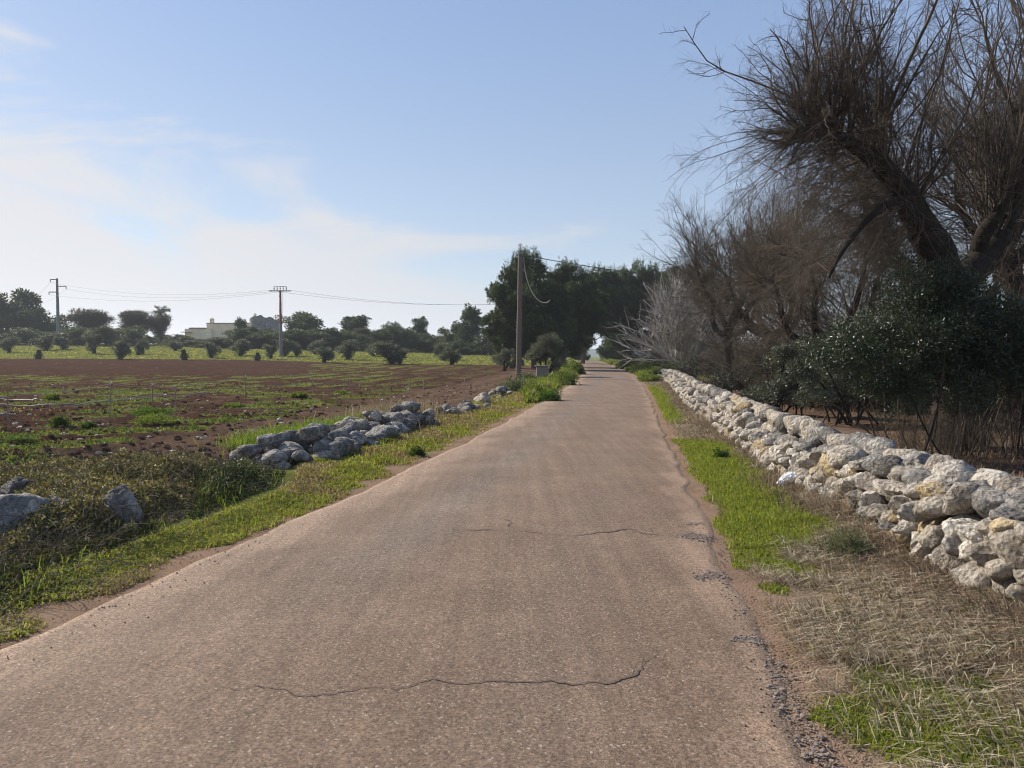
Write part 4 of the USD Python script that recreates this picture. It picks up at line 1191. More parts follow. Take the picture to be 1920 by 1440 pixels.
o = gp(1024, 694, 51.5)
olive("olive_tree", "round silvery olive bush right beside the wooden pole", o, [(0, 0, 1.95, 1.35, 1.25, 1.05), (-0.75, 0, 1.6, 0.85, 0.8, 0.75), (0.8, 0, 1.6, 0.9, 0.8, 0.8), (0.9, 0, 0.9, 0.8, 0.7, 0.55), (0.1, 0, 2.5, 0.8, 0.8, 0.6)], 15000, 0.13, 520, base=(0.095, 0.098, 0.075), stems=4, r0=0.07)
olive("olive_tree", "dull grey olive shrub left of the wooden pole at the field's edge", gp(945, 690, 66), [(0, 0, 1.0, 0.9, 0.8, 0.8), (0.8, 0, 0.8, 0.9, 0.8, 0.7), (0.3, 0, 1.5, 0.7, 0.7, 0.6)], 5000, 0.16, 521, base=(0.085, 0.085, 0.068), stems=2)
pb = flat(1016, 714)
pier = thing("stone_pier", "squat grey concrete pier with a flat cap in the weeds under the olive bush", "pier", pb)
obj("shaft", box((-0.34, -0.3, -0.1), (0.34, 0.3, 0.85), 0.03), "concrete_look", pier)
obj("cap", box((-0.42, -0.38, 0.854), (0.42, 0.38, 0.93), 0.02), "concrete_look", pier)
pb = flat(1043, 706)
m_ = thing("meter_box", "small dark brown box standing behind the concrete pier", "box", pb)
obj("box_body", box((-0.26, -0.2, -0.1), (0.26, 0.2, 0.95), 0.02), "stake_look", m_)
obj("lid", box((-0.29, -0.23, 0.953), (0.29, 0.23, 1.0), 0.01), "concrete_look", m_)

POLE = flat(972, 709)
ptop = pt(976, 473, POLE[1])
pole = thing("utility_pole", "tall plain wooden pole at the field's edge left of the road", "utility pole", POLE)
axis = ptop - POLE
v, f = tube1(np.array([[0, 0, -0.4]] + [axis * t for t in np.linspace(0, 1, 12)]), np.r_[0.19, np.linspace(0.185, 0.16, 12)], 14)
obj("shaft", (v, f), "pole_look", pole, smooth=40)
v, f = tube1(np.array([axis * 0.985 + [0, 0, -0.02], axis * 0.985 + [0, 0, 0.12]]), [0.18, 0.18], 12)
obj("collar", (v, f), "galvanised_look", pole, smooth=40)
s_ = np.linspace(0, 1, 24)[:, None]
obj("stay_wire", tube1(axis * (0.985 - 0.68 * s_) + np.c_[0.17 + 0.12 * np.sin(s_ * 3.1), -0.05 + 0 * s_, 0 * s_], 0.012, 5), "cable_look", pole, smooth=True)
hook = axis * 0.975 + np.array([0.45, 0, -0.02])
obj("bracket", tube1([axis * 0.97, axis * 0.973 + [0.25, 0, 0], hook], 0.02, 6), "galvanised_look", pole, smooth=True)


def cable(name, label, a, b, sag, rad, look, n=40, group=None, cat="cable", parent=None):
    t = np.linspace(0, 1, n)[:, None]
    P = np.asarray(a) * (1 - t) + np.asarray(b) * t + np.array([0, 0, -1.0]) * sag * 4 * t * (1 - t)
    return obj(name, tube1(P, rad, 5), look, parent, smooth=True, label=label, cat=cat, group=group)


cable("overhead_cable", "thick dark cable running from the wooden pole's top over the road to the right", POLE + hook, pt(1290, 521, 62), 0.18, 0.028, "cable_look")
lo = [POLE + hook * [0.6, 1, 1] + [0, 0, -0.1], pt(990, 530, 49.8), pt(1003, 556, 49.4), pt(1017, 567, 49.0), pt(1026, 567, 48.8), pt(1031, 562, 48.7)]
obj("loose_cable", tube1(spline(lo, 40), 0.022, 6), "pale_cable_look", smooth=True, label="loose pale cable end dangling in a curve beside the wooden pole", cat="cable")


# ------------------------------------------------------------------ pylons and their lines
def pylon(label, px, base_py, top_py, arms, r0=0.20, lower="galvanised_look", upper="galvanised_look"):
    b = at(px, base_py)
    top = pt(px, top_py, b[1])[2] - b[2]
    t = thing("power_pole", label, "power pole", b, group="power line poles across the olive grove")
    obj("lower_shaft", tube1([[0, 0, -0.3], [0, 0, top * 0.45]], [r0 * 1.25, r0 * 1.0], 10), lower, t, smooth=40)
    obj("upper_shaft", tube1([[0, 0, top * 0.45 - 0.05], [0, 0, top]], [r0 * 0.98, r0 * 0.62], 10), upper, t, smooth=40)
    ends = []
    for z, x0, x1 in arms:
        zz = top * z
        obj("cross_arm", box((min(x0, x1), -0.07, zz - 0.09), (max(x0, x1), 0.07, zz + 0.06)), "galvanised_look", t)
        for xe in (x0, x1):
            if abs(xe) > 0.3:
                ins = tube1(np.array([[xe, 0, zz - 0.09], [xe, 0, zz - 0.2], [xe, 0, zz - 0.32], [xe, 0, zz - 0.5]]), [0.03, 0.09, 0.09, 0.05], 8)
                obj("insulator", ins, "insulator_look", t, smooth=True)
                ends.append(b + [xe, 0, zz - 0.5])
    return t, b, top, ends


k1 = pylon("tall grey power pole with three staggered arms at the left of the grove", 110, 649, 522, [(0.985, -1.2, 0.1), (0.885, -0.1, 1.6), (0.80, -1.5, 0.1)], r0=0.28, upper="galvanised_look")
k2 = pylon("distant small power pole with staggered arms behind the left trees", 63.5, 640, 555, [(0.985, -1.2, 0.1), (0.86, -0.1, 1.2), (0.76, -1.2, 0.1)], r0=0.2)
b = at(527, 669)
topc = pt(527, 545, b[1])[2] - b[2]
cp = thing("power_pole", "slim rusty red power pole with a wide flat head in front of the ruined tower", "power pole", b, group="power line poles across the olive grove")
obj("lower_shaft", tube1([[0, 0, -0.3], [0, 0, topc * 0.5]], [0.24, 0.2], 10), "galvanised_look", cp, smooth=40)
obj("upper_shaft", tube1([[0, 0, topc * 0.5 - 0.05], [0, 0, topc]], [0.195, 0.13], 10), "rust_steel_look", cp, smooth=40)
obj("cross_arm", box((-1.5, -0.08, topc - 0.1), (1.5, 0.08, topc + 0.04)), "galvanised_look", cp)
cends = []
for x in (-0.85, -0.42, 0.0, 0.42, 0.85):
    obj("insulator", tube1(np.array([[x, 0, topc + 0.043], [x, 0, topc + 0.2], [x, 0, topc + 0.4], [x, 0, topc + 0.52]]), [0.03, 0.08, 0.08, 0.04], 8), "insulator_look", cp, smooth=True)
obj("top_rail", tube1([[-0.9, 0, topc + 0.56], [0.9, 0, topc + 0.56]], 0.04, 6), "galvanised_look", cp, smooth=True)
obj("earth_wire", tube1([[0.28, 0, topc - 0.1], [0.30, 0, topc * 0.55]], 0.02, 5), "galvanised_look", cp, smooth=True)
for x, e, w in zip((-1.5, 0.0, 1.5), k1[3], ("highest", "middle", "lowest")):
    cable("power_line", f"{w} thin wire sagging from the tall left power pole to the slim rusty one", e, b + [x, 0, topc + 0.05], 1.3, 0.014, "cable_look", group="power lines over the olive grove", cat="power line")
for x, w in zip((-1.5, 1.5), ("left", "right")):
    cable("power_line", f"thin wire from the {w} end of the slim rusty pole's head towards the roadside pines", b + [x, 0, topc + 0.05], pt(960 + 10 * (x > 0), 569, 118), 0.9, 0.014, "cable_look", group="power lines over the olive grove", cat="power line")
for x in (0, 1):
    cable("power_line", f"{('upper', 'lower')[x]} thin wire between the two left power poles", k1[3][x], k2[3][x], 0.8, 0.013, "cable_look", group="power lines over the olive grove", cat="power line")

# ------------------------------------------------------------------ farmhouse and ruined tower
o = pt(420, 640, 185); o[2] = float(H0(o[0], o[1]))
Zp = lambda py: pt(420, py, 185)[2] - o[2]
Xp = lambda px: pt(px, 620, 185)[0] - o[0]
hs = thing("farmhouse", "low flat-roofed cream farmhouse with a small belfry above the trees", "house", o)
obj("wing", box((Xp(353), -2, -1), (Xp(402), 3, Zp(617))), "plaster_look", hs)
obj("main_block", box((Xp(391.5), -1.2, -1), (Xp(470), 7, Zp(607))), "plaster_look", hs)
obj("roof_ledge", box((Xp(361), -2.15, Zp(617) + 0.003), (Xp(391), 3.1, Zp(614.8))), "far_roof_look", hs)
obj("parapet", box((Xp(391), -1.35, Zp(607) + 0.003), (Xp(471), 7.1, Zp(605.6))), "far_roof_look", hs)
obj("pier", box((Xp(391.6), -1.32, -1), (Xp(404), -1.203, Zp(607) - 0.01)), "plaster_look", hs)
bx0, bx1 = Xp(396.5), Xp(402.5)
bl = obj("belfry", box((bx0, -0.9, Zp(605.6) + 0.003), (bx0 + 0.22, -0.1, Zp(599))), "plaster_look", hs)
obj("belfry_post", box((bx1 - 0.22, -0.9, Zp(605.6) + 0.003), (bx1, -0.1, Zp(599))), "plaster_look", hs)
obj("belfry_cap", trimesh.convex.convex_hull(np.array([[bx0 - .1, -1, Zp(599)], [bx1 + .1, -1, Zp(599)], [bx0 - .1, 0, Zp(599)], [bx1 + .1, 0, Zp(599)], [(bx0 + bx1) / 2, -0.5, Zp(595.5)]])), "plaster_look", hs)
obj("awning", box((Xp(349), -3.2, Zp(624)), (Xp(366), -2.003, Zp(622.8))), "far_roof_look", hs)
obj("window", box((Xp(394), -2.05, Zp(629)), (Xp(397), -2.003, Zp(626.6))), "paper_look", hs)
obj("window", box((Xp(398), -2.05, Zp(629)), (Xp(400), -2.003, Zp(626.6))), "paper_look", hs)

o = pt(497, 640, 175); o[2] = float(H0(o[0], o[1]))
Zp = lambda py: pt(497, py, 175)[2] - o[2]
Xp = lambda px: pt(px, 620, 175)[0] - o[0]
tw_ = thing("ruined_tower", "broken-topped grey stone tower with one open window slit", "tower", o)
# an open shell: a ring of wall with a ragged top and a slit right through, seen against the sky
nA = 72
a = np.linspace(0, 2 * np.pi, nA, endpoint=False)
rx, ry = (Xp(524) - Xp(470)) / 2, 3.4
topz = np.interp(np.cos(a), [-1, -0.85, -0.6, 0.1, 0.35, 0.5, 0.75, 0.8, 1], [Zp(603), Zp(599), Zp(595), Zp(593), Zp(597), Zp(600), Zp(600), Zp(598), Zp(599)]) + (noise(np.stack([a * 4, a * 0, a * 0], 1), 9) - 0.5) * 0.5
Vs, Fs, cnt = [], [], 0
zlev = [-1.0, Zp(614), Zp(604.5)]
slit = (np.abs(np.cos(a) * rx - (Xp(506) - 0.05)) < 0.34)
for lev in range(3):
    for i in range(nA):
        j = (i + 1) % nA
        if lev == 1 and slit[i] and slit[j] and True:
            continue
        lo_, hi_ = zlev[lev], (zlev[lev + 1] if lev < 2 else None)
        c = []
        for kk, rr in ((i, 1.0), (j, 1.0), (j, 0.84), (i, 0.84)):
            c.append([np.cos(a[kk]) * rx * rr, np.sin(a[kk]) * ry * rr, lo_])
        for kk, rr in ((i, 1.0), (j, 1.0), (j, 0.84), (i, 0.84)):
            c.append([np.cos(a[kk]) * rx * rr, np.sin(a[kk]) * ry * rr, hi_ if hi_ is not None else max(topz[kk], zlev[2] + 0.05)])
        Vs += c
        Fs += [[cnt + x for x in qd] for qd in ([0, 1, 5, 4], [1, 2, 6, 5], [2, 3, 7, 6], [3, 0, 4, 7], [4, 5, 6, 7], [3, 2, 1, 0])]
        cnt += 8
obj("wall", (np.array(Vs), np.array(Fs)), "old_stone_look", tw_)
obj("chimney", box((Xp(477), -0.4, Zp(600)), (Xp(480.5), 0.3, Zp(590))), "plaster_look", tw_)
obj("chimney_cap", trimesh.convex.convex_hull(np.array([[Xp(476.6), -.5, Zp(590) + .003], [Xp(480.9), -.5, Zp(590) + .003], [Xp(476.6), .4, Zp(590) + .003], [Xp(480.9), .4, Zp(590) + .003], [Xp(478.7), 0, Zp(586.5)]])), "plaster_look", tw_)


# ------------------------------------------------------------------ trees beyond the grove
def far_tree(kind, seed, first_label, loc, scale):
    """One tree of a kind, about 10 m high and 10 m wide at scale 1 (pine, broad, bare); later ones are copies."""
    r = R(seed)
    if kind == "pine":
        B = [(r.uniform(-1, 1) * (4.0 - 0.33 * z), r.uniform(-1, 1) * (3.8 - 0.3 * z), z, rr, rr, rr * 0.75) for z, rr in zip(r.uniform(0.8, 9.2, 34), r.uniform(1.0, 2.0, 34))]
        base, nm, nl = (0.055, 0.078, 0.034), "background_pine", 8000
    elif kind == "broad":
        B = [(0, 0, 5.5, 3.4, 3.2, 3.2)] + [(r.uniform(-3.6, 3.6), r.uniform(-3, 3), z, rr, rr, rr * 0.85) for z, rr in zip(r.uniform(0.9, 8.4, 26), r.uniform(1.3, 2.5, 26))]
        base, nm, nl = (0.075, 0.092, 0.042), "background_tree", 9000
    else:
        B = [(0, 0, 6.6, 3.3, 3.2, 2.6), (-1.8, 0, 7.6, 2.2, 2.2, 1.8), (1.8, 0.3, 7.7, 2.2, 2.2, 1.9), (0, 0, 4.8, 2.9, 2.7, 2.4), (0, 0, 3.2, 1.9, 1.8, 1.8), (0, 0, 1.8, 1.0, 1.0, 1.2)]
        base, nm, nl = (0.085, 0.072, 0.058), "round_tree", 9000
    t = thing(nm, first_label, "tree", loc, r.uniform(0, 360), scale, group="trees beyond the olive grove")
    B = np.array(B, float)
    sub = np.vstack([blob_cloud(r, max(int(5 * b[3]), 5), b[:3], b[3:6], 0.42 * b[3:6].mean()) for b in B])
    P, d, i = crown_points(r, sub, nl, 0.2)
    P[:, 2] = np.maximum(P[:, 2], 0.2)
    D = unit(d * 0.6 + r.normal(0, 0.6, P.shape) + [0, 0, 0.35])
    if kind == "bare":
        C, Dd, L, W = P, unit(D + [0, 0, 0.5]), r.uniform(0.5, 1.3, nl), 0.10
    else:
        C, Dd, L, W = P, D, r.uniform(0.35, 0.75, nl), 0.26
    obj("crown", leaves(r, C, Dd, L, W), "foliage_look", t, tint=rep(tint_of(r, nl, base, 0.28, 0.08, i, 0.22), 4), kind="stuff")
    obj("trunk", limb([[0, 0, -0.4], [0.15, 0, 2.0], [0.1, 0, 5.5]], [0.36, 0.26, 0.12], 10, seed, sides=7)[0], "bark_look", t, smooth=True)
    return t


protos = {}
nplaced = 0


def place_far(kind, variant, label, px, top_py, width_px, depth, rz=0.0, sink=0.0):
    global nplaced
    o = pt(px, 650, depth); o[2] = float(H0(o[0], o[1])) - sink
    h = (pt(px, top_py, depth)[2] - o[2]) / 10.0
    w = width_px * depth / FPX / (8.6 if kind != "bare" else 7.6)
    key = (kind, variant)
    nplaced += 1
    if key not in protos:
        protos[key] = far_tree(kind, 600 + 10 * variant + len(kind), label, o, (w, w, h))
        protos[key].GetAttribute("xformOp:rotateZ").Set(float(rz))
    else:
        copy(protos[key], label, o, rz, (w, w, h))


for args in [
    ("broad", 0, "tall dark tree at the far left edge of the photo", 12, 538, 105, 150),
    ("broad", 1, "dark bushy tree behind the tall grey power pole", 88, 572, 92, 152),
    ("broad", 2, "low dark tree right of the tall grey power pole's foot", 128, 612, 42, 140),
    ("bare", 0, "heart-shaped round grey-brown tree standing alone against the sky", 172, 578, 74, 150),
    ("bare", 1, "larger left tree of the close pair left of the farmhouse", 256, 578, 76, 152),
    ("bare", 2, "narrow right tree of the close pair, by the palm", 298, 588, 46, 155),
    ("broad", 1, "low green hedge-like tree under the heart-shaped tree's right side", 215, 628, 66, 146),
    ("broad", 2, "low green bush left of the farmhouse wing", 318, 626, 60, 150),
    ("broad", 0, "dark low tree in front of the farmhouse wing", 372, 634, 60, 150),
    ("broad", 1, "green tree hiding the foot of the farmhouse", 446, 615, 50, 158),
    ("pine", 0, "ragged tree with a spike between farmhouse and ruined tower", 452, 598, 40, 165),
    ("broad", 2, "olive-green tree in front of the ruined tower", 492, 616, 74, 155),
    ("broad", 0, "big round green tree right of the slim rusty power pole", 573, 581, 88, 150),
    ("broad", 1, "low bushy tree at the foot of the big round green one", 618, 622, 50, 150),
    ("pine", 1, "dark rounded pine left of the middle gap in the trees", 668, 592, 82, 150),
    ("bare", 1, "grey leafless round tree in front of the dark rounded pine", 680, 612, 48, 140),
    ("broad", 2, "light green loose tree in the middle of the far tree line", 735, 604, 62, 140),
    ("pine", 2, "umbrella-shaped pine in the middle of the far tree line", 786, 596, 52, 150),
    ("broad", 0, "low bushy tree under the umbrella-shaped pine", 800, 632, 64, 142),
    ("broad", 1, "grey-green tree left of the pointed dark pine", 850, 600, 58, 135),
    ("pine", 0, "pointed dark pine last before the roadside pines", 886, 576, 72, 130),
    ("broad", 2, "dark low tree between the pointed pine and the roadside pines", 920, 612, 56, 125),
    ("broad", 0, "low dark tree at the field's far left corner", 35, 622, 80, 142),
    ("broad", 2, "dark hedge-like tree between the two left power poles and the heart-shaped tree", 148, 634, 60, 142),
    ("broad", 1, "dark low hedge tree right behind the rusty pole", 535, 630, 70, 148),
    ("broad", 2, "dark low tree behind the olives left of the middle gap", 640, 636, 70, 146),
    ("broad", 0, "dark low tree behind the olives in the middle of the tree line", 745, 640, 80, 142),
    ("broad", 1, "dark low tree at the foot of the pointed pine", 872, 638, 70, 128),
    ("broad", 1, "dark low hedge tree behind the pair of round trees", 270, 630, 90, 156),
    ("broad", 2, "dark low hedge tree in front of the farmhouse's right end", 415, 633, 70, 152),
]:
    place_far(*args, rz=(nplaced * 67) % 360)

BELT = [(8, "under the tall tree at the far left edge"), (58, "between the far left tree and the tall grey power pole"), (150, "left of the heart-shaped tree's trunk"), (200, "right of the heart-shaped tree's trunk"),
        (240, "below the pair of round trees"), (333, "left of the farmhouse's awning"), (365, "below the farmhouse wing"), (398, "below the farmhouse belfry"), (428, "below the farmhouse's main block"), (460, "between farmhouse and ruined tower"),
        (490, "below the ruined tower"), (515, "just left of the slim rusty pole"), (545, "just right of the slim rusty pole"), (588, "under the big round green tree's right half"), (612, "right beside the big round green tree"), (640, "left under the dark rounded pine"),
        (690, "right under the dark rounded pine"), (718, "in the middle gap of the far tree line"), (762, "left of the umbrella-shaped pine's trunk"), (812, "right of the umbrella-shaped pine's trunk"), (838, "left of the pointed dark pine's foot"), (868, "right at the pointed dark pine's foot"), (905, "between the pointed pine and the roadside pines"), (932, "touching the roadside pines' left edge")]
r = R(660)
for k, (px, lab) in enumerate(BELT):
    o = at(px, np.interp(px, [0, 300, 480, 600, 800, 940], [646, 648, 653, 655, 660, 664]))
    o[2] -= 0.3
    h = r.uniform(0.30, 0.48) * (0.5 if 320 < px < 445 else 1)
    w = r.uniform(0.55, 0.95)
    copy(protos[("broad", k % 3)], "low bushy thicket " + lab, o, (k * 83) % 360, (w, w, h), group="bushy thickets of the tree belt")

# the palm behind the pair of round trees
r = R(640)
o = pt(303, 650, 158); o[2] = float(H0(o[0], o[1]))
pz = pt(303, 588, 158)[2] - o[2]
pm = thing("palm_tree", "small palm whose fronds rise above the pair of round trees", "palm tree", o)
obj("trunk", limb([[0, 0, -0.3], [0.1, 0, pz * 0.5], [0, 0, pz]], [0.3, 0.24, 0.22], 10, 640, sides=8)[0], "bark_look", pm, smooth=True)
for k in range(22):
    az_, e0 = k * 2.4, r.uniform(0.1, 1.3)
    P = grow(r, np.array([[0, 0, pz]]), np.array([[math.cos(az_) * math.cos(e0), math.sin(az_) * math.cos(e0), math.sin(e0)]]), np.array([2.0]), 9, 0.02, 0, 0.22)
    B, T, t, _ = children(r, P, 46, 0.15, 1.0)
    D = sideways(r, T, np.full(len(B), 0.8))
    obj("frond", join(tubes(P, 0.03, 3), leaves(r, B, D, 0.5, 0.07)), "foliage_look", pm, tint=np.tile([0.05, 0.06, 0.03], (30 + len(B) * 4, 1)))

# ---- young olives and stumps in the grove
op = []
for k in range(6):
    r = R(700 + k)
    bl = [(r.uniform(-.2, .2), 0, 1.25, 0.7, 0.7, 0.6)] + [(r.uniform(-.75, .75), r.uniform(-.5, .5), r.uniform(0.7, 2.1), *([r.uniform(0.3, 0.6)] * 3)) for _ in range(7)] + [(r.uniform(-.3, .3), 0, 0.45, 0.45, 0.45, 0.4)]
    op.append(bl)
OL = [
    (18, 661, 36, 32, "small olive at the left end of the grove"), (85, 657, 32, 44, "pale olive left of the tall grey power pole"), (120, 655, 26, 34, "dull olive right at the tall grey power pole's foot"),
    (176, 663, 40, 28, "olive standing under the heart-shaped round tree"), (225, 674, 36, 34, "olive at the field's edge left of the pair of round trees"), (268, 664, 36, 24, "slender olive below the pair of round trees"),
    (330, 658, 24, 30, "faint olive behind the second stump"), (397, 671, 30, 32, "dark round olive below the farmhouse"), (451, 667, 34, 42, "pale wide olive below the ruined tower"),
    (508, 673, 28, 22, "small dark olive left of the slim rusty pole"), (533, 668, 34, 30, "olive touching the slim rusty pole's foot"), (556, 668, 28, 26, "olive right of the slim rusty pole"),
    (607, 680, 36, 38, "bushy olive at the field's edge below the big round green tree"), (652, 674, 36, 46, "broad olive below the dark rounded pine"), (735, 683, 46, 60, "largest olive of the grove in the middle of the field's edge"),
    (750, 683, 30, 34, "olive leaning against the largest one"), (832, 676, 34, 34, "grey olive behind the rounded olive near the pines"), (846, 684, 36, 36, "rounded olive at the field's edge left of the roadside pines"),
    (938, 684, 32, 34, "olive in front of the roadside pines' left edge"), (590, 664, 26, 30, "faint olive behind the bushy one at the field's edge"), (700, 668, 26, 34, "faint olive left behind the largest one"),
]
firsts = {}
for k, (px, py, hpx, wpx, lab) in enumerate(OL):
    b = at(px, py)
    h = hpx * b[1] / FPX / 2.45
    w = wpx * b[1] / FPX / 1.9
    v = k % 6
    if v not in firsts:
        firsts[v] = olive("young_olive", lab, b, op[v], 2200, 0.26, 710 + v, base=(0.125, 0.132, 0.098), stems=2, r0=0.14, group="young olives in the grove beyond the field", subsize=0.42)
        firsts[v].GetAttribute("xformOp:scale").Set(Gf.Vec3f(w, w, h))
    else:
        copy(firsts[v], lab, b, (k * 77) % 360, (w, w, h))
for k, (px, py, hpx, wpx, lab) in enumerate([(72, 673, 17, 9, "dark cut olive stump nearest the tall grey power pole"), (345, 675, 19, 10, "dark forked olive stump below the farmhouse wing"), (482, 676, 15, 8, "short dark olive stump left of the slim rusty pole"), (260, 666, 18, 8, "leaning dark olive trunk below the pair of round trees")]):
    b = at(px, py)
    h, w = hpx * b[1] / FPX, wpx * b[1] / FPX / 2
    st = thing("olive_stump", lab, "stump", b, group="cut olive stumps in the grove")
    obj("trunk", limb([[0, 0, -0.2], [0.05, 0, h * 0.5], [0.12 * (-1) ** k, 0, h]], [w * 1.3, w * 0.9, w * 0.8], 10, 730 + k, sides=9, lump=0.3)[0], "bark_look", st, smooth=True)
    r = R(735 + k)
    obj("suckers", leaves(r, r.normal(0, w * 0.9, (160, 3)) * [1, 1, 0.5] + [0, 0, h * 0.25], r.normal(0, 0.5, (160, 3)) + [0, 0, 0.7], 0.3, 0.09), "foliage_look", st, tint=rep(tint_of(r, 160, (0.06, 0.065, 0.045)), 4), kind="stuff")


# ------------------------------------------------------------------ grasses and weeds
def yspread(r, n, y0, y1, p=1.3):
    """Distances denser near the camera."""
    a, b = y0 ** (1 - p), y1 ** (1 - p)
    return (a + (b - a) * r.random(n)) ** (1 / (1 - p))


def on_ground(x, y, dz=-0.005):
    return np.stack([x, y, H(x, y) + dz], 1)


def P3(x, y):
    return np.stack([x, y, np.zeros_like(x)], 1)


def mixtint(r, n, cols, probs, var=0.2):
    c = np.array(cols)[r.choice(len(cols), n, p=np.array(probs) / sum(probs))]
    return np.clip(c * r.normal(1, var, (n, 1)).clip(0.4, 1.7), 0.004, 0.7)


GREEN, YGREEN, DRYG, STRAW, BROWN, REDDRY = (0.10, 0.14, 0.022), (0.20, 0.22, 0.03), (0.19, 0.165, 0.06), (0.34, 0.27, 0.18), (0.17, 0.12, 0.085), (0.23, 0.15, 0.085)

# lush grass between the road and the wall
r = R(800)
n = 190000
y = yspread(r, n, 2.6, 46, 1.5); u = r.uniform(0, 1.5, n); x = xr(y) + u
nb = fbm(P3(x, y) * 1.6, 4, 22)
keep = (r.random(n) < green_right(x, y, nb)) & (x < wall_x(y) + 0.05)
x, y, nb = x[keep], y[keep], nb[keep]
n = len(x)
hmul = 0.6 + 0.8 * fbm(P3(x, y) * 3.0, 3, 801)
hh_ = r.uniform(0.025, 0.07, n) * hmul * (1 + 0.02 * y) * np.where(y < 6, 0.6, 1.0)
tn = mixtint(r, n, [YGREEN, GREEN, DRYG, (0.25, 0.28, 0.045)], [0.5, 0.16, 0.08, 0.26])
obj("verge_grass", blades(r, on_ground(x, y), hh_, r.uniform(0.25, 0.95, n), 0.005 + 0.0006 * y), "grass_look", tint=rep(tn, 5), label="bright green grass strip between the road and the stone wall", cat="grass", kind="stuff")

# dry flattened grass on the right foreground
r = R(810)
n = 98000
y = yspread(r, n, 2.4, 44, 1.7); u = r.uniform(0.12, 1.7, n); x = xr(y) + u
nb = fbm(P3(x, y) * 1.6, 4, 22); na = fbm(P3(x, y) * 2.5, 3, 811)
gr_ = green_right(x, y, nb)
tow = sstep(0.5, 1.0, u / np.maximum(wall_x(y) - xr(y), 0.6))
keep = (r.random(n) < (1 - gr_) * (0.15 + 0.75 * sstep(0.12, 0.5, u)) * sstep(0.33, 0.55, na + 0.25 * tow)) & (x < wall_x(y) + 0.1) & ~((y > 5.9) & (y < 6.6) & (u < 0.5))
x, y, tow = x[keep], y[keep], tow[keep]
n = len(x)
hh_ = r.uniform(0.07, 0.22, n) * (1 + 0.6 * tow)
tn = np.where((r.random((n, 1)) < 0.55 * tow[:, None]), mixtint(r, n, [BROWN, REDDRY], [0.7, 0.3]), mixtint(r, n, [(0.42, 0.35, 0.25), BROWN, REDDRY, DRYG], [0.5, 0.22, 0.13, 0.15]))
obj("dry_grass", blades(r, on_ground(x, y), hh_, r.normal(1.08, 0.16, n).clip(0.4, 1.26), 0.0032 + 0.0006 * y, az=r.normal(2.6, 1.0, n)), "dry_look", tint=rep(tn, 5), label="flattened dry straw-coloured grass on the right foreground verge", cat="grass", kind="stuff")

# taller dead stalks and brown tangle along the wall's foot
r = R(815)
n = 11000
y = yspread(r, n, 3.0, 42, 1.5); x = wall_x(y) - np.abs(r.normal(0.0, 0.22, n)) + 0.02
keep = noise(P3(x, y) * 0.9, 816) > np.where(y < 5.5, 0.4, 0.5)
x, y = x[keep], y[keep]; n = len(x)
tn = mixtint(r, n, [BROWN, (0.12, 0.085, 0.065), STRAW, REDDRY], [0.45, 0.25, 0.18, 0.12])
obj("dead_stalks", blades(r, on_ground(x, y), r.uniform(0.08, 0.24, n), r.uniform(0.3, 1.1, n), 0.004 + 0.0004 * y), "dry_look", tint=rep(tn, 5), label="brown dead stalks tangled along the foot of the stone wall", cat="dead weeds", kind="stuff")

# the left verge
r = R(820)
n = 150000
y = yspread(r, n, 2.6, 60, 1.45); w = (r.uniform(0.0, 1, n) ** 0.9 - 0.03) * (0.62 + 1.25 * sstep(7.5, 12, y)); x = xl(y) - w
na, nb = fbm(P3(x, y) * 0.8, 4, 821), fbm(P3(x, y) * 2.4, 3, 822)
keep = r.random(n) < sstep(0.0, 0.28, w + (nb - 0.5) * 0.7) * (0.35 + 0.65 * sstep(0.36, 0.52, nb))
x, y, w, na, nb = x[keep], y[keep], w[keep], na[keep], nb[keep]
n = len(x)
dry_f = sstep(0.47, 0.6, na + 0.15 * (w > 0.75) * (y > 9) - 0.02 * (y < 8))
lushc = mixtint(r, n, [YGREEN, GREEN, (0.27, 0.23, 0.07), (0.29, 0.28, 0.05)], [0.36, 0.12, 0.24, 0.28])
dryc = mixtint(r, n, [REDDRY, STRAW, BROWN, YGREEN], [0.42, 0.25, 0.15, 0.18])
tn = np.where(r.random((n, 1)) < dry_f[:, None], dryc, lushc)
hh_ = r.uniform(0.03, 0.10, n) * (0.45 + 1.1 * nb) * (0.6 + 0.8 * sstep(0.1, 0.7, w)) * (1 + 0.012 * y)
obj("roadside_grass", blades(r, on_ground(x, y), hh_, r.uniform(0.4, 1.12, n), 0.0048 + 0.0007 * y), "grass_look", tint=rep(tn, 5), label="patchy green and reddish dry grass along the road's left edge", cat="grass", kind="stuff")

# scattered taller blades in tufts
r = R(825)
tufts = np.array([flat(*p)[:2] for p in [(60, 1130), (95, 1100), (130, 1085), (255, 1012), (275, 1018), (300, 1012), (395, 955), (420, 950), (430, 962), (480, 925), (505, 915), (335, 905), (320, 900), (1010, 735), (470, 990), (165, 1070)]])
idx_ = np.repeat(np.arange(len(tufts)), 22)
b_ = tufts[idx_] + r.normal(0, 0.09, (len(idx_), 2))
obj("grass_tufts", blades(r, on_ground(b_[:, 0], b_[:, 1]), r.uniform(0.08, 0.24, len(b_)), r.uniform(0.1, 0.8, len(b_)), 0.006), "grass_look", tint=rep(mixtint(r, len(b_), [YGREEN, (0.20, 0.26, 0.05)], [0.5, 0.5]), 5), label="tufts of tall bright grass blades sticking out of the left brambles", cat="grass", kind="stuff")

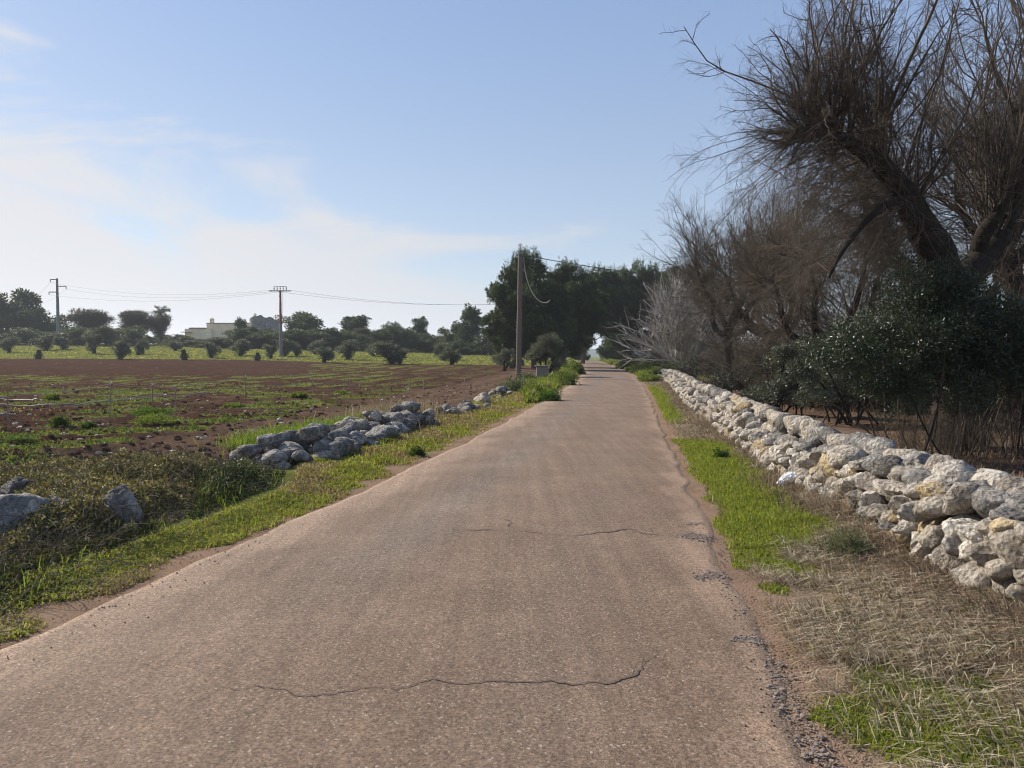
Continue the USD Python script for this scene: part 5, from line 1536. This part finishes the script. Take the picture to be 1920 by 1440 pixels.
# tall green grass behind the long heap
r = R(830)
n = 12000
a_, b_ = flat(500, 842)[:2], flat(770, 788)[:2]
t = r.random(n)
xy = a_ + (b_ - a_) * t[:, None] + r.normal(0, 1, (n, 2)) * [0.26, 0.5] + [-0.35, 0.5]
obj("tall_grass", blades(r, on_ground(xy[:, 0], xy[:, 1]), r.uniform(0.12, 0.38, n), r.uniform(0.2, 0.9, n), 0.010), "grass_look", tint=rep(mixtint(r, n, [(0.12, 0.19, 0.03), YGREEN, GREEN], [0.5, 0.3, 0.2]), 5), label="tall fresh green grass growing right behind the long heap of boulders", cat="grass", kind="stuff")
# pale feathery dry grass after it
n = 2600
xy = flat(735, 792)[:2] + r.normal(0, 1, (n, 2)) * [0.5, 1.2]
obj("feather_grass", blades(r, on_ground(xy[:, 0], xy[:, 1]), r.uniform(0.25, 0.6, n), r.uniform(0.1, 0.6, n), 0.012), "dry_look", tint=rep(mixtint(r, n, [STRAW, REDDRY, DRYG], [0.5, 0.25, 0.25]), 5), label="pale feathery dry grass behind the far end of the long heap", cat="grass", kind="stuff")


# brambles on the left bank: mounds of small leaves
def inside_poly(poly, xy):
    hit = np.zeros(len(xy), bool)
    for a, b in zip(poly, np.roll(poly, -1, axis=0)):
        c = (a[1] > xy[:, 1]) != (b[1] > xy[:, 1])
        hit ^= c & (xy[:, 0] < (b[0] - a[0]) * (xy[:, 1] - a[1]) / (b[1] - a[1] + 1e-12) + a[0])
    return hit


def bramble(name, label, outline, height, n, leaf, cols, probs, seed, stalk=0.0):
    r = R(seed)
    poly = np.array([flat(*p)[:2] for p in outline])
    lo, hi = poly.min(0), poly.max(0)
    xy = r.uniform(lo, hi, (n * 4, 2))
    xy = xy[inside_poly(poly, xy)][:n]
    import scipy.spatial as ss
    seg = np.vstack([np.linspace(poly[i], poly[(i + 1) % len(poly)], 60) for i in range(len(poly))])
    dist = ss.cKDTree(seg).query(xy)[0]
    lump = fbm(np.column_stack([xy * 1.7, np.zeros(len(xy))]), 4, seed)
    fine = fbm(np.column_stack([xy * 5.5, np.zeros(len(xy))]), 3, seed + 1)
    top = height * sstep(0, 0.55, dist) * (0.30 + 0.85 * lump) * (0.55 + 0.9 * fine)
    z = H(xy[:, 0], xy[:, 1]) + top * r.uniform(0.35, 1.0, len(xy)) ** 0.5
    D = unit(r.normal(0, 0.75, (len(xy), 3)) + [0, 0, 0.45])
    tone = fbm(np.column_stack([xy * 1.1, np.zeros(len(xy))]), 3, seed + 2)
    tn = mixtint(r, len(xy), cols, probs, 0.28) * (0.6 + 0.8 * tone)[:, None]
    C = np.column_stack([xy, z])
    m = leaves(r, C, D, leaf * r.uniform(0.6, 1.4, len(xy)), leaf * 0.6)
    t = thing(name, label, "brambles", kind="stuff")
    obj("leaves", m, "foliage_look", t, tint=rep(tn, 4), kind="stuff")
    k = max(len(xy) // 45, 60)
    b = C[r.integers(0, len(C), k)] - [0, 0, 0.12]
    P = grow(r, b, np.stack([r.normal(0, 0.7, k), r.normal(0, 0.7, k), np.full(k, 0.7)], 1), r.uniform(0.2, 0.55, k), 6, 0.2, 0, 0.22)
    obj("canes", tubes(P, 0.0032 * np.linspace(1, 0.6, 7)[None] * np.ones((k, 1)), 4), "red_twig_look", t, smooth=True, kind="stuff")


OLIVEB, DARKG, RUST, TANL = (0.15, 0.13, 0.045), (0.05, 0.07, 0.022), (0.19, 0.12, 0.065), (0.30, 0.235, 0.12)
bramble("bramble_bank", "olive brown bramble bank around the grey boulders on the left foreground", [(-60, 905), (120, 892), (300, 880), (430, 878), (455, 900), (425, 925), (395, 952), (320, 995), (150, 1062), (-80, 1125)], 0.36, 80000, 0.030, [OLIVEB, TANL, RUST, DARKG], [0.42, 0.25, 0.13, 0.2], 840)
bramble("dark_bramble_patch", "dark green bramble patch right before the end of the long heap of boulders", [(330, 935), (400, 900), (470, 882), (535, 900), (520, 925), (440, 955), (360, 985)], 0.36, 16000, 0.032, [DARKG, OLIVEB, (0.05, 0.07, 0.02)], [0.55, 0.25, 0.2], 843)
bramble("low_bramble_fringe", "dark low weeds and brambles below the leftmost boulders at the road's edge", [(-90, 1080), (150, 1035), (300, 985), (330, 1010), (200, 1075), (60, 1135), (-80, 1185)], 0.24, 26000, 0.028, [DARKG, OLIVEB, RUST, (0.09, 0.13, 0.03)], [0.38, 0.25, 0.2, 0.17], 846)


# weeds: single clumps that can be told apart
def weed(label, px, py, wpx, hpx, col, seed, name="weed_clump", n=900, group="green weed clumps", flat_=True, cat="weed clump", leaf=None):
    r = R(seed)
    b = at(px, py)
    W, Hh = wpx * b[1] / FPX / 2, hpx * b[1] / FPX
    lf = leaf or max(0.028, 0.0026 * b[1])
    d = unit(r.normal(size=(n, 3))); d[:, 2] = np.abs(d[:, 2])
    P = d * r.uniform(0.2, 1, (n, 1)) ** 0.6 * [W, W * 0.9, Hh] * (0.35 + 1.05 * noise(d * 2.8 + seed, 3))[:, None]
    P[:, 2] = np.maximum(P[:, 2], 0.0)
    b[2] = float(H(b[0], b[1])) - 0.01
    t = P + b
    return obj(name, leaves(r, t, unit(d + r.normal(0, 0.6, d.shape) + [0, 0, 0.5]), lf * r.uniform(0.7, 1.4, n), lf * 0.5), "grass_look", tint=rep(tint_of(r, n, col, 0.25), 4), label=label, cat=cat, group=group)


G1, G2, G3 = (0.115, 0.145, 0.035), (0.06, 0.085, 0.024), (0.085, 0.10, 0.065)
for k, a in enumerate([
    ("dark green weed clump beside the small yellow flowers in the left field", 112, 802, 34, 26, G2), ("small dark weed clump right of the flowering one in the left field", 166, 803, 30, 14, G2),
    ("bright green weed clump far out at the left of the field", 98, 752, 28, 12, G1), ("wide green weed clump in the middle of the left field's rows", 290, 797, 95, 18, G1),
    ("green weed patch above the wide one in the left field", 285, 779, 90, 14, (0.06, 0.10, 0.02)), ("pale green weed clump at the left edge of the near field", 40, 834, 60, 16, (0.10, 0.13, 0.05)),
    ("small green weed clump near the far fence stakes", 440, 765, 50, 9, G1), ("bright green weed clump in the rows beyond the long boulder heap", 560, 748, 36, 10, G1),
    ("green weed clump right of the pale feathery grass", 640, 740, 34, 9, G1),
    ("dark leafy herb at the road's left edge past the long boulder heap", 782, 856, 34, 20, G2), ("dark green rosette weed at the wall's foot on the right verge", 1352, 862, 34, 20, (0.07, 0.105, 0.028)),
    ("tall bright weed bush on the left verge right of the concrete pier", 1062, 722, 50, 34, G1), ("bright green weed bush left of the concrete pier", 1000, 742, 60, 30, G1),
    ("grey-green feathery weed bush between the wooden pole and the pier", 990, 722, 50, 24, G3), ("grey-green weed bush in front of the wooden pole's foot", 965, 738, 60, 30, G3),
    ("leafy green weed bush on the left verge before the tunnel", 1082, 702, 34, 26, G1), ("dark green weed bush below the bright one by the road", 1032, 752, 50, 22, (0.05, 0.095, 0.018)),
    ("bright grass clump beside the track mouth on the right", 1222, 716, 50, 16, G1), ("green verge bush on the right of the road before the tunnel", 1180, 692, 46, 26, G1), ("dull green bush on the right verge left of the low round bush", 1205, 700, 56, 26, (0.06, 0.075, 0.03)),
    ("grey-green herb bush at the wall's foot behind the end of the lush grass", 1592, 1046, 110, 66, (0.12, 0.125, 0.082)),
]):
    weed(*a, 850 + k, n=(4200 if a[1] == 1592 else 1500), leaf=(0.02 if a[1] == 1592 else None))
r = R(880)
fl = np.array([at(px_, py_) for px_, py_ in zip(r.uniform(2, 140, 26), r.uniform(778, 787, 26))])
fl[:, 2] = H(fl[:, 0], fl[:, 1]) + r.uniform(0.08, 0.25, 26)
obj("yellow_flowers", leaves(r, np.repeat(fl, 5, 0), r.normal(0, 1, (130, 3)) + [0, 0, .6], 0.022, 0.02), "grass_look", tint=np.tile([0.5, 0.40, 0.03], (520, 1)), label="small yellow flowers among the weeds at the left of the field", cat="flowers", kind="stuff")

# weeds along the rows of the field
r = R(890)
n = 60000
y = yspread(r, n, 7, 95, 1.35); x = r.uniform(-0.78, 0.05, n) * y
w = xl(y) - x
tn_ = ground_tint(x, y)
keep = (w > 2.6) & (y < field_far(x) - 1) & (r.random(n) < (0.7 - 0.4 * sstep(25, 50, y)) * sstep(0.3, 0.75, tn_[:, 0]) + 0.008)
x, y = x[keep], y[keep]
k = 4
n = len(x)
B = np.repeat(on_ground(x, y, 0.0), k, 0) + r.normal(0, 1, (n * k, 3)) * [0.05, 0.05, 0] * (1 + 0.03 * np.repeat(y, k))[:, None]
lf = 0.042 + 0.0014 * np.repeat(y, k)
tn = mixtint(r, n, [(0.075, 0.10, 0.025), (0.12, 0.135, 0.035), (0.05, 0.075, 0.02), (0.15, 0.14, 0.06)], [0.4, 0.25, 0.2, 0.15])
obj("field_weeds", leaves(r, B, unit(r.normal(0, 0.8, B.shape) + [0, 0, 0.7]), lf * r.uniform(0.6, 1.4, n * k), lf * 0.5), "grass_look", tint=rep(rep(tn, k), 4), label="low green weeds along the rows of the brown ploughed field", cat="weeds", kind="stuff")

# clods of earth on the near field
r = R(895)
n = 3200
y = yspread(r, n, 7, 40, 1.5); x = r.uniform(-0.75, 0.0, n) * y
w = xl(y) - x
keep = w > 2.7
x, y = x[keep], y[keep]; n = len(x)
sh = stone_shapes(r, 24, trimesh.creation.icosphere(1), rough=0.25)
P = sh[r.integers(0, 24, n)] * (r.uniform(0.015, 0.055, (n, 1, 1)) * [1.2, 1.0, 0.7]) + on_ground(x, y, 0.005)[:, None]
f = np.array(ICO1.faces)
nv = sh.shape[1]
obj("soil_clods", (P.reshape(-1, 3), (np.arange(n)[:, None, None] * nv + f[None]).reshape(-1, 3)), "ground_look", tint=np.tile([0.0, 0.0, 0.12], (n * nv, 1)), label="broken clods of brown earth over the near part of the field", cat="soil", kind="stuff")
n = 300
y = yspread(r, n, 8, 40, 1.3); x = r.uniform(-0.72, -0.05, n) * y
keep = xl(y) - x > 2.7
x, y = x[keep], y[keep]; n = len(x)
P = sh[r.integers(0, 24, n)] * (r.uniform(0.015, 0.05, (n, 1, 1)) * [1.2, 1.0, 0.7]) + on_ground(x, y, 0.02)[:, None]
obj("field_stones", (P.reshape(-1, 3), (np.arange(n)[:, None, None] * nv + f[None]).reshape(-1, 3)), "white_stone_look", label="small pale stones scattered over the brown field", cat="stones", kind="stuff")

# meadow tufts in the grove
r = R(900)
n = 42000
x = r.uniform(-150, 12, n); y = r.uniform(78, 150, n)
keep = (y > field_far(x)) & (xl(y) - x > 3)
x, y = x[keep], y[keep]; n = len(x)
na = fbm(P3(x, y) * 0.12, 3, 901)
tn = mixtint(r, n, [(0.22, 0.21, 0.06), (0.15, 0.165, 0.045), (0.29, 0.25, 0.11)], [0.45, 0.22, 0.33]) * (0.7 + 0.6 * na)[:, None]
obj("meadow_grass", blades(r, on_ground(x, y), r.uniform(0.05, 0.20, n), r.uniform(0.3, 1.0, n), 0.2), "grass_look", tint=rep(tn, 5), label="yellow-green meadow grass between the young olives", cat="grass", kind="stuff")

# grass and weeds on both verges further down the road
r = R(905)
for nm, lab, side, y0, y1, wmax in (("far_verge_grass", "dense green weeds on the left verge towards the tunnel of trees", -1, 24, 120, 2.0), ("far_verge_grass", "green grass bank right of the road towards the tunnel of trees", 1, 47, 120, 3.0)):
    n = 15000
    y = yspread(r, n, y0, y1, 1.2); w = r.uniform(0.1, 1, n) * wmax * sstep(y0 - 5, y0 + 14, y)
    x = np.where(side < 0, xl(y) - w - 0.1, xr(y) + w + 0.15)
    nb = fbm(P3(x, y) * 0.7, 3, 906)
    tn = mixtint(r, n, [GREEN, YGREEN, DRYG], [0.45, 0.35, 0.2])
    obj(nm, blades(r, on_ground(x, y), r.uniform(0.15, 0.6, n) * (0.3 + 1.2 * nb) * np.minimum(1, 0.35 + w), r.uniform(0.2, 0.8, n), 0.012 + 0.0012 * y), "grass_look", tint=rep(tn, 5), label=lab, cat="grass", kind="stuff")

# litter of dry grass and twigs on the red soil behind the wall
r = R(910)
n = 26000
y = yspread(r, n, 5, 45, 1.3); x = wall_x(y) + 0.7 + r.uniform(0, 1, n) ** 1.2 * (3 + 0.5 * y)
na = fbm(P3(x, y) * 0.8, 3, 911)
keep = r.random(n) < sstep(0.38, 0.6, na)
x, y = x[keep], y[keep]; n = len(x)
tn = mixtint(r, n, [REDDRY, BROWN, STRAW, (0.09, 0.06, 0.04)], [0.4, 0.3, 0.1, 0.2])
obj("leaf_litter", blades(r, on_ground(x, y), r.uniform(0.05, 0.22, n), r.uniform(0.5, 1.15, n), 0.006 + 0.0008 * y), "dry_look", tint=rep(tn, 5), label="rust brown dry litter on the red soil behind the wall", cat="litter", kind="stuff")

# small things: blown rubbish, dead weeds, grit on the road's edges
r = R(920)
b = flat(1476, 918)
BAG = trimesh.creation.icosphere(4)
V = np.array(BAG.vertices)
rdg = 1 - 2 * np.abs(fbm(V * 2.6 + 3, 4, 921) - 0.5) * 2.2
V = V * [0.15, 0.07, 0.06] * (0.55 + 0.55 * rdg + 0.35 * (fbm(V * 5 + 9, 3, 922) - 0.5))[:, None]
a = 0.5
V = V @ np.array([[math.cos(a), 0, math.sin(a)], [0, 1, 0], [-math.sin(a), 0, math.cos(a)]])
obj("plastic_bag", (V + [b[0] + 0.02, b[1], float(H(b[0], b[1])) + 0.11], np.array(BAG.faces)), "paper_look", smooth=40, label="crumpled white plastic bag lying in the grass by the wall", cat="bag")


def dead_weed(label, px, py, h, n, seed, look="pale_twig_look"):
    r = R(seed)
    b = flat(px, py); b[2] = float(H(b[0], b[1])) - 0.02
    D = np.stack([r.normal(0, 0.65, n), r.normal(0, 0.5, n), np.full(n, 0.8)], 1)
    m = join(*shoots(r, b + r.normal(0, 0.05, (n, 3)) * [1, 1, 0], D, h * r.uniform(0.6, 1.2, n), [(5, 0.25 * h, 0.5 * h, 0.6), (3, 0.1 * h, 0.25 * h, 0.7)], 0.0034, up=0.0, droop=0.07, wander=0.13, segs=7))
    obj("dead_weed", m, look, smooth=True, label=label, cat="dead weed", group="dead weeds along the stone wall")


dead_weed("pale branching dead weed arching from the wall behind the plastic bag", 1548, 965, 0.52, 12, 930, "straw_twig_look")
dead_weed("dark thin dead weed standing right before the plastic bag", 1468, 948, 0.30, 3, 931, "twig_look")
dead_weed("straggling brown dead weed at the wall's foot right of the bag", 1600, 985, 0.40, 12, 932, "straw_twig_look")
dead_weed("dry brown weed at the wall's foot below the tan round stone", 1765, 1100, 0.34, 16, 933, "red_twig_look")
dead_weed("dry tangle at the wall's foot in the lower right corner", 1890, 1180, 0.36, 18, 934, "red_twig_look")
dead_weed("straw-coloured dead weed against the wall before the pale repaired stretch", 1310, 800, 0.6, 14, 935, "straw_twig_look")
dead_weed("lone dead sapling on the red soil behind the repaired stretch of wall", 1475, 812, 0.75, 2, 936, "straw_twig_look")
r = R(940)
n = 1100
y = yspread(r, n, 2.5, 25, 1.8)
side = r.random(n) < 0.5
x = np.where(side, xl(y) + np.abs(r.normal(0.0, 0.22, n)) - 0.1, xr(y) - np.abs(r.normal(0, 0.16, n)) + 0.15)
z = np.maximum(H(x, y), road_z(x, y)) + 0.002
P = sh[r.integers(0, 24, n)] * r.uniform(0.002, 0.006, (n, 1, 1)) + np.stack([x, y, z], 1)[:, None]
obj("road_grit", (P.reshape(-1, 3), (np.arange(n)[:, None, None] * nv + f[None]).reshape(-1, 3)), "tan_stone_look", label="loose grit along both edges of the road", cat="grit", kind="stuff")

# crumbled asphalt along the right edge of the road
r = R(950)
C = []
for pix, width, n in [([(1278, 1010), (1300, 1008), (1338, 1013)], 0.085, 320), ([(1316, 1090), (1334, 1082), (1350, 1078)], 0.06, 260), ([(1378, 1206), (1400, 1202), (1424, 1208)], 0.035, 150), ([(1345, 1020), (1362, 1110), (1405, 1190), (1440, 1240)], 0.04, 170),
                      ([(1440, 1240), (1458, 1280), (1482, 1335), (1505, 1375)], 0.055, 300), ([(1505, 1380), (1528, 1415), (1548, 1445)], 0.05, 150), ([(1292, 986), (1314, 984)], 0.04, 90)]:
    P = np.array([flat(*a)[:2] for a in pix])
    d = np.r_[0, np.cumsum(np.linalg.norm(np.diff(P, axis=0), axis=1))]
    t = r.random(n) * d[-1]
    C.append(np.stack([np.interp(t, d, P[:, 0]), np.interp(t, d, P[:, 1])], 1) + r.normal(0, width * 0.75, (n, 2)))
C = np.vstack(C); n = len(C)
z = np.maximum(H(C[:, 0], C[:, 1]), road_z(C[:, 0], C[:, 1]))
P = sh[r.integers(0, 24, n)] * (r.gamma(2.2, 0.0019, (n, 1, 1)).clip(0.002, 0.011) * [1.1, 1.1, 0.6]) + np.column_stack([C, z + 0.001])[:, None]
obj("asphalt_chips", (P.reshape(-1, 3), (np.arange(n)[:, None, None] * nv + f[None]).reshape(-1, 3)), "broken_edge_look", road, kind="stuff")

# ------------------------------------------------------------------ the light wire fence and the hoses in the field
FP = [(15, 812, 78), (204, 792, 76), (286, 777, 56), (330, 770, 50), (460, 750, 46), (587, 736, 34), (655, 731, 24), (795, 744, 30), (871, 737, 26)]
fence = thing("wire_fence", "thin electric fence of slender stakes and wires across the left field", "fence")
tops = []
for k, (px, py, hp) in enumerate(FP):
    b = at(px, py); hgt = hp * b[1] / FPX
    b[2] = float(H(b[0], b[1]))
    lean = 0.09 if k == 1 else 0.02 * (-1) ** k
    tp = b + [lean * hgt, 0, hgt]
    tops.append((b, tp))
    obj("stake", tube1([b - [0, 0, 0.2], b * 0.5 + tp * 0.5, tp], 0.010 + 0.0002 * b[1], 6), "stake_look", fence, smooth=True)
for fr in (0.55, 0.92):
    pts = [np.array(b * (1 - fr) + t * fr) for b, t in tops[:7]]
    pts = [pts[0] + (pts[0] - pts[1]) * 1.0] + pts
    for k in range(len(pts) - 1):
        t = np.linspace(0, 1, 10)[:, None]
        obj("wire", tube1(pts[k] * (1 - t) + pts[k + 1] * t - np.array([0, 0, 0.2]) * t * (1 - t), 0.0035, 4), "pale_cable_look", fence, smooth=True)
for k, (b, t) in enumerate(tops[1:7]):
    obj("insulator", tube1([t - [0, 0, 0.06], t - [0, 0, 0.03], t - [0, 0, 0.01]], [0.012, 0.018, 0.012], 6), "paper_look", fence, smooth=True)


def hose(label, pix, rad, look="pipe_look"):
    P = np.array([at(*p) for p in pix])
    Q = spline(P, 70)
    Q[:, 2] = H(Q[:, 0], Q[:, 1]) + rad + 0.05
    for _ in range(4):
        Q[1:-1, 2] = 0.25 * Q[:-2, 2] + 0.5 * Q[1:-1, 2] + 0.25 * Q[2:, 2]
    obj("irrigation_hose", tube1(Q, rad, 6), look, smooth=True, label=label, cat="hose", group="irrigation hoses on the field")


hose("long pale irrigation hose curving over the field behind the nearest tall stake", [(-60, 763), (60, 763), (130, 762), (200, 754), (290, 747), (390, 738)], 0.014)
hose("short thick pale pipe end lying among the weeds at the left edge", [(-60, 788), (0, 785), (44, 781)], 0.024)
hose("straight thin pale hose at the left edge of the field, farthest one", [(-60, 752), (20, 752), (70, 753)], 0.014)
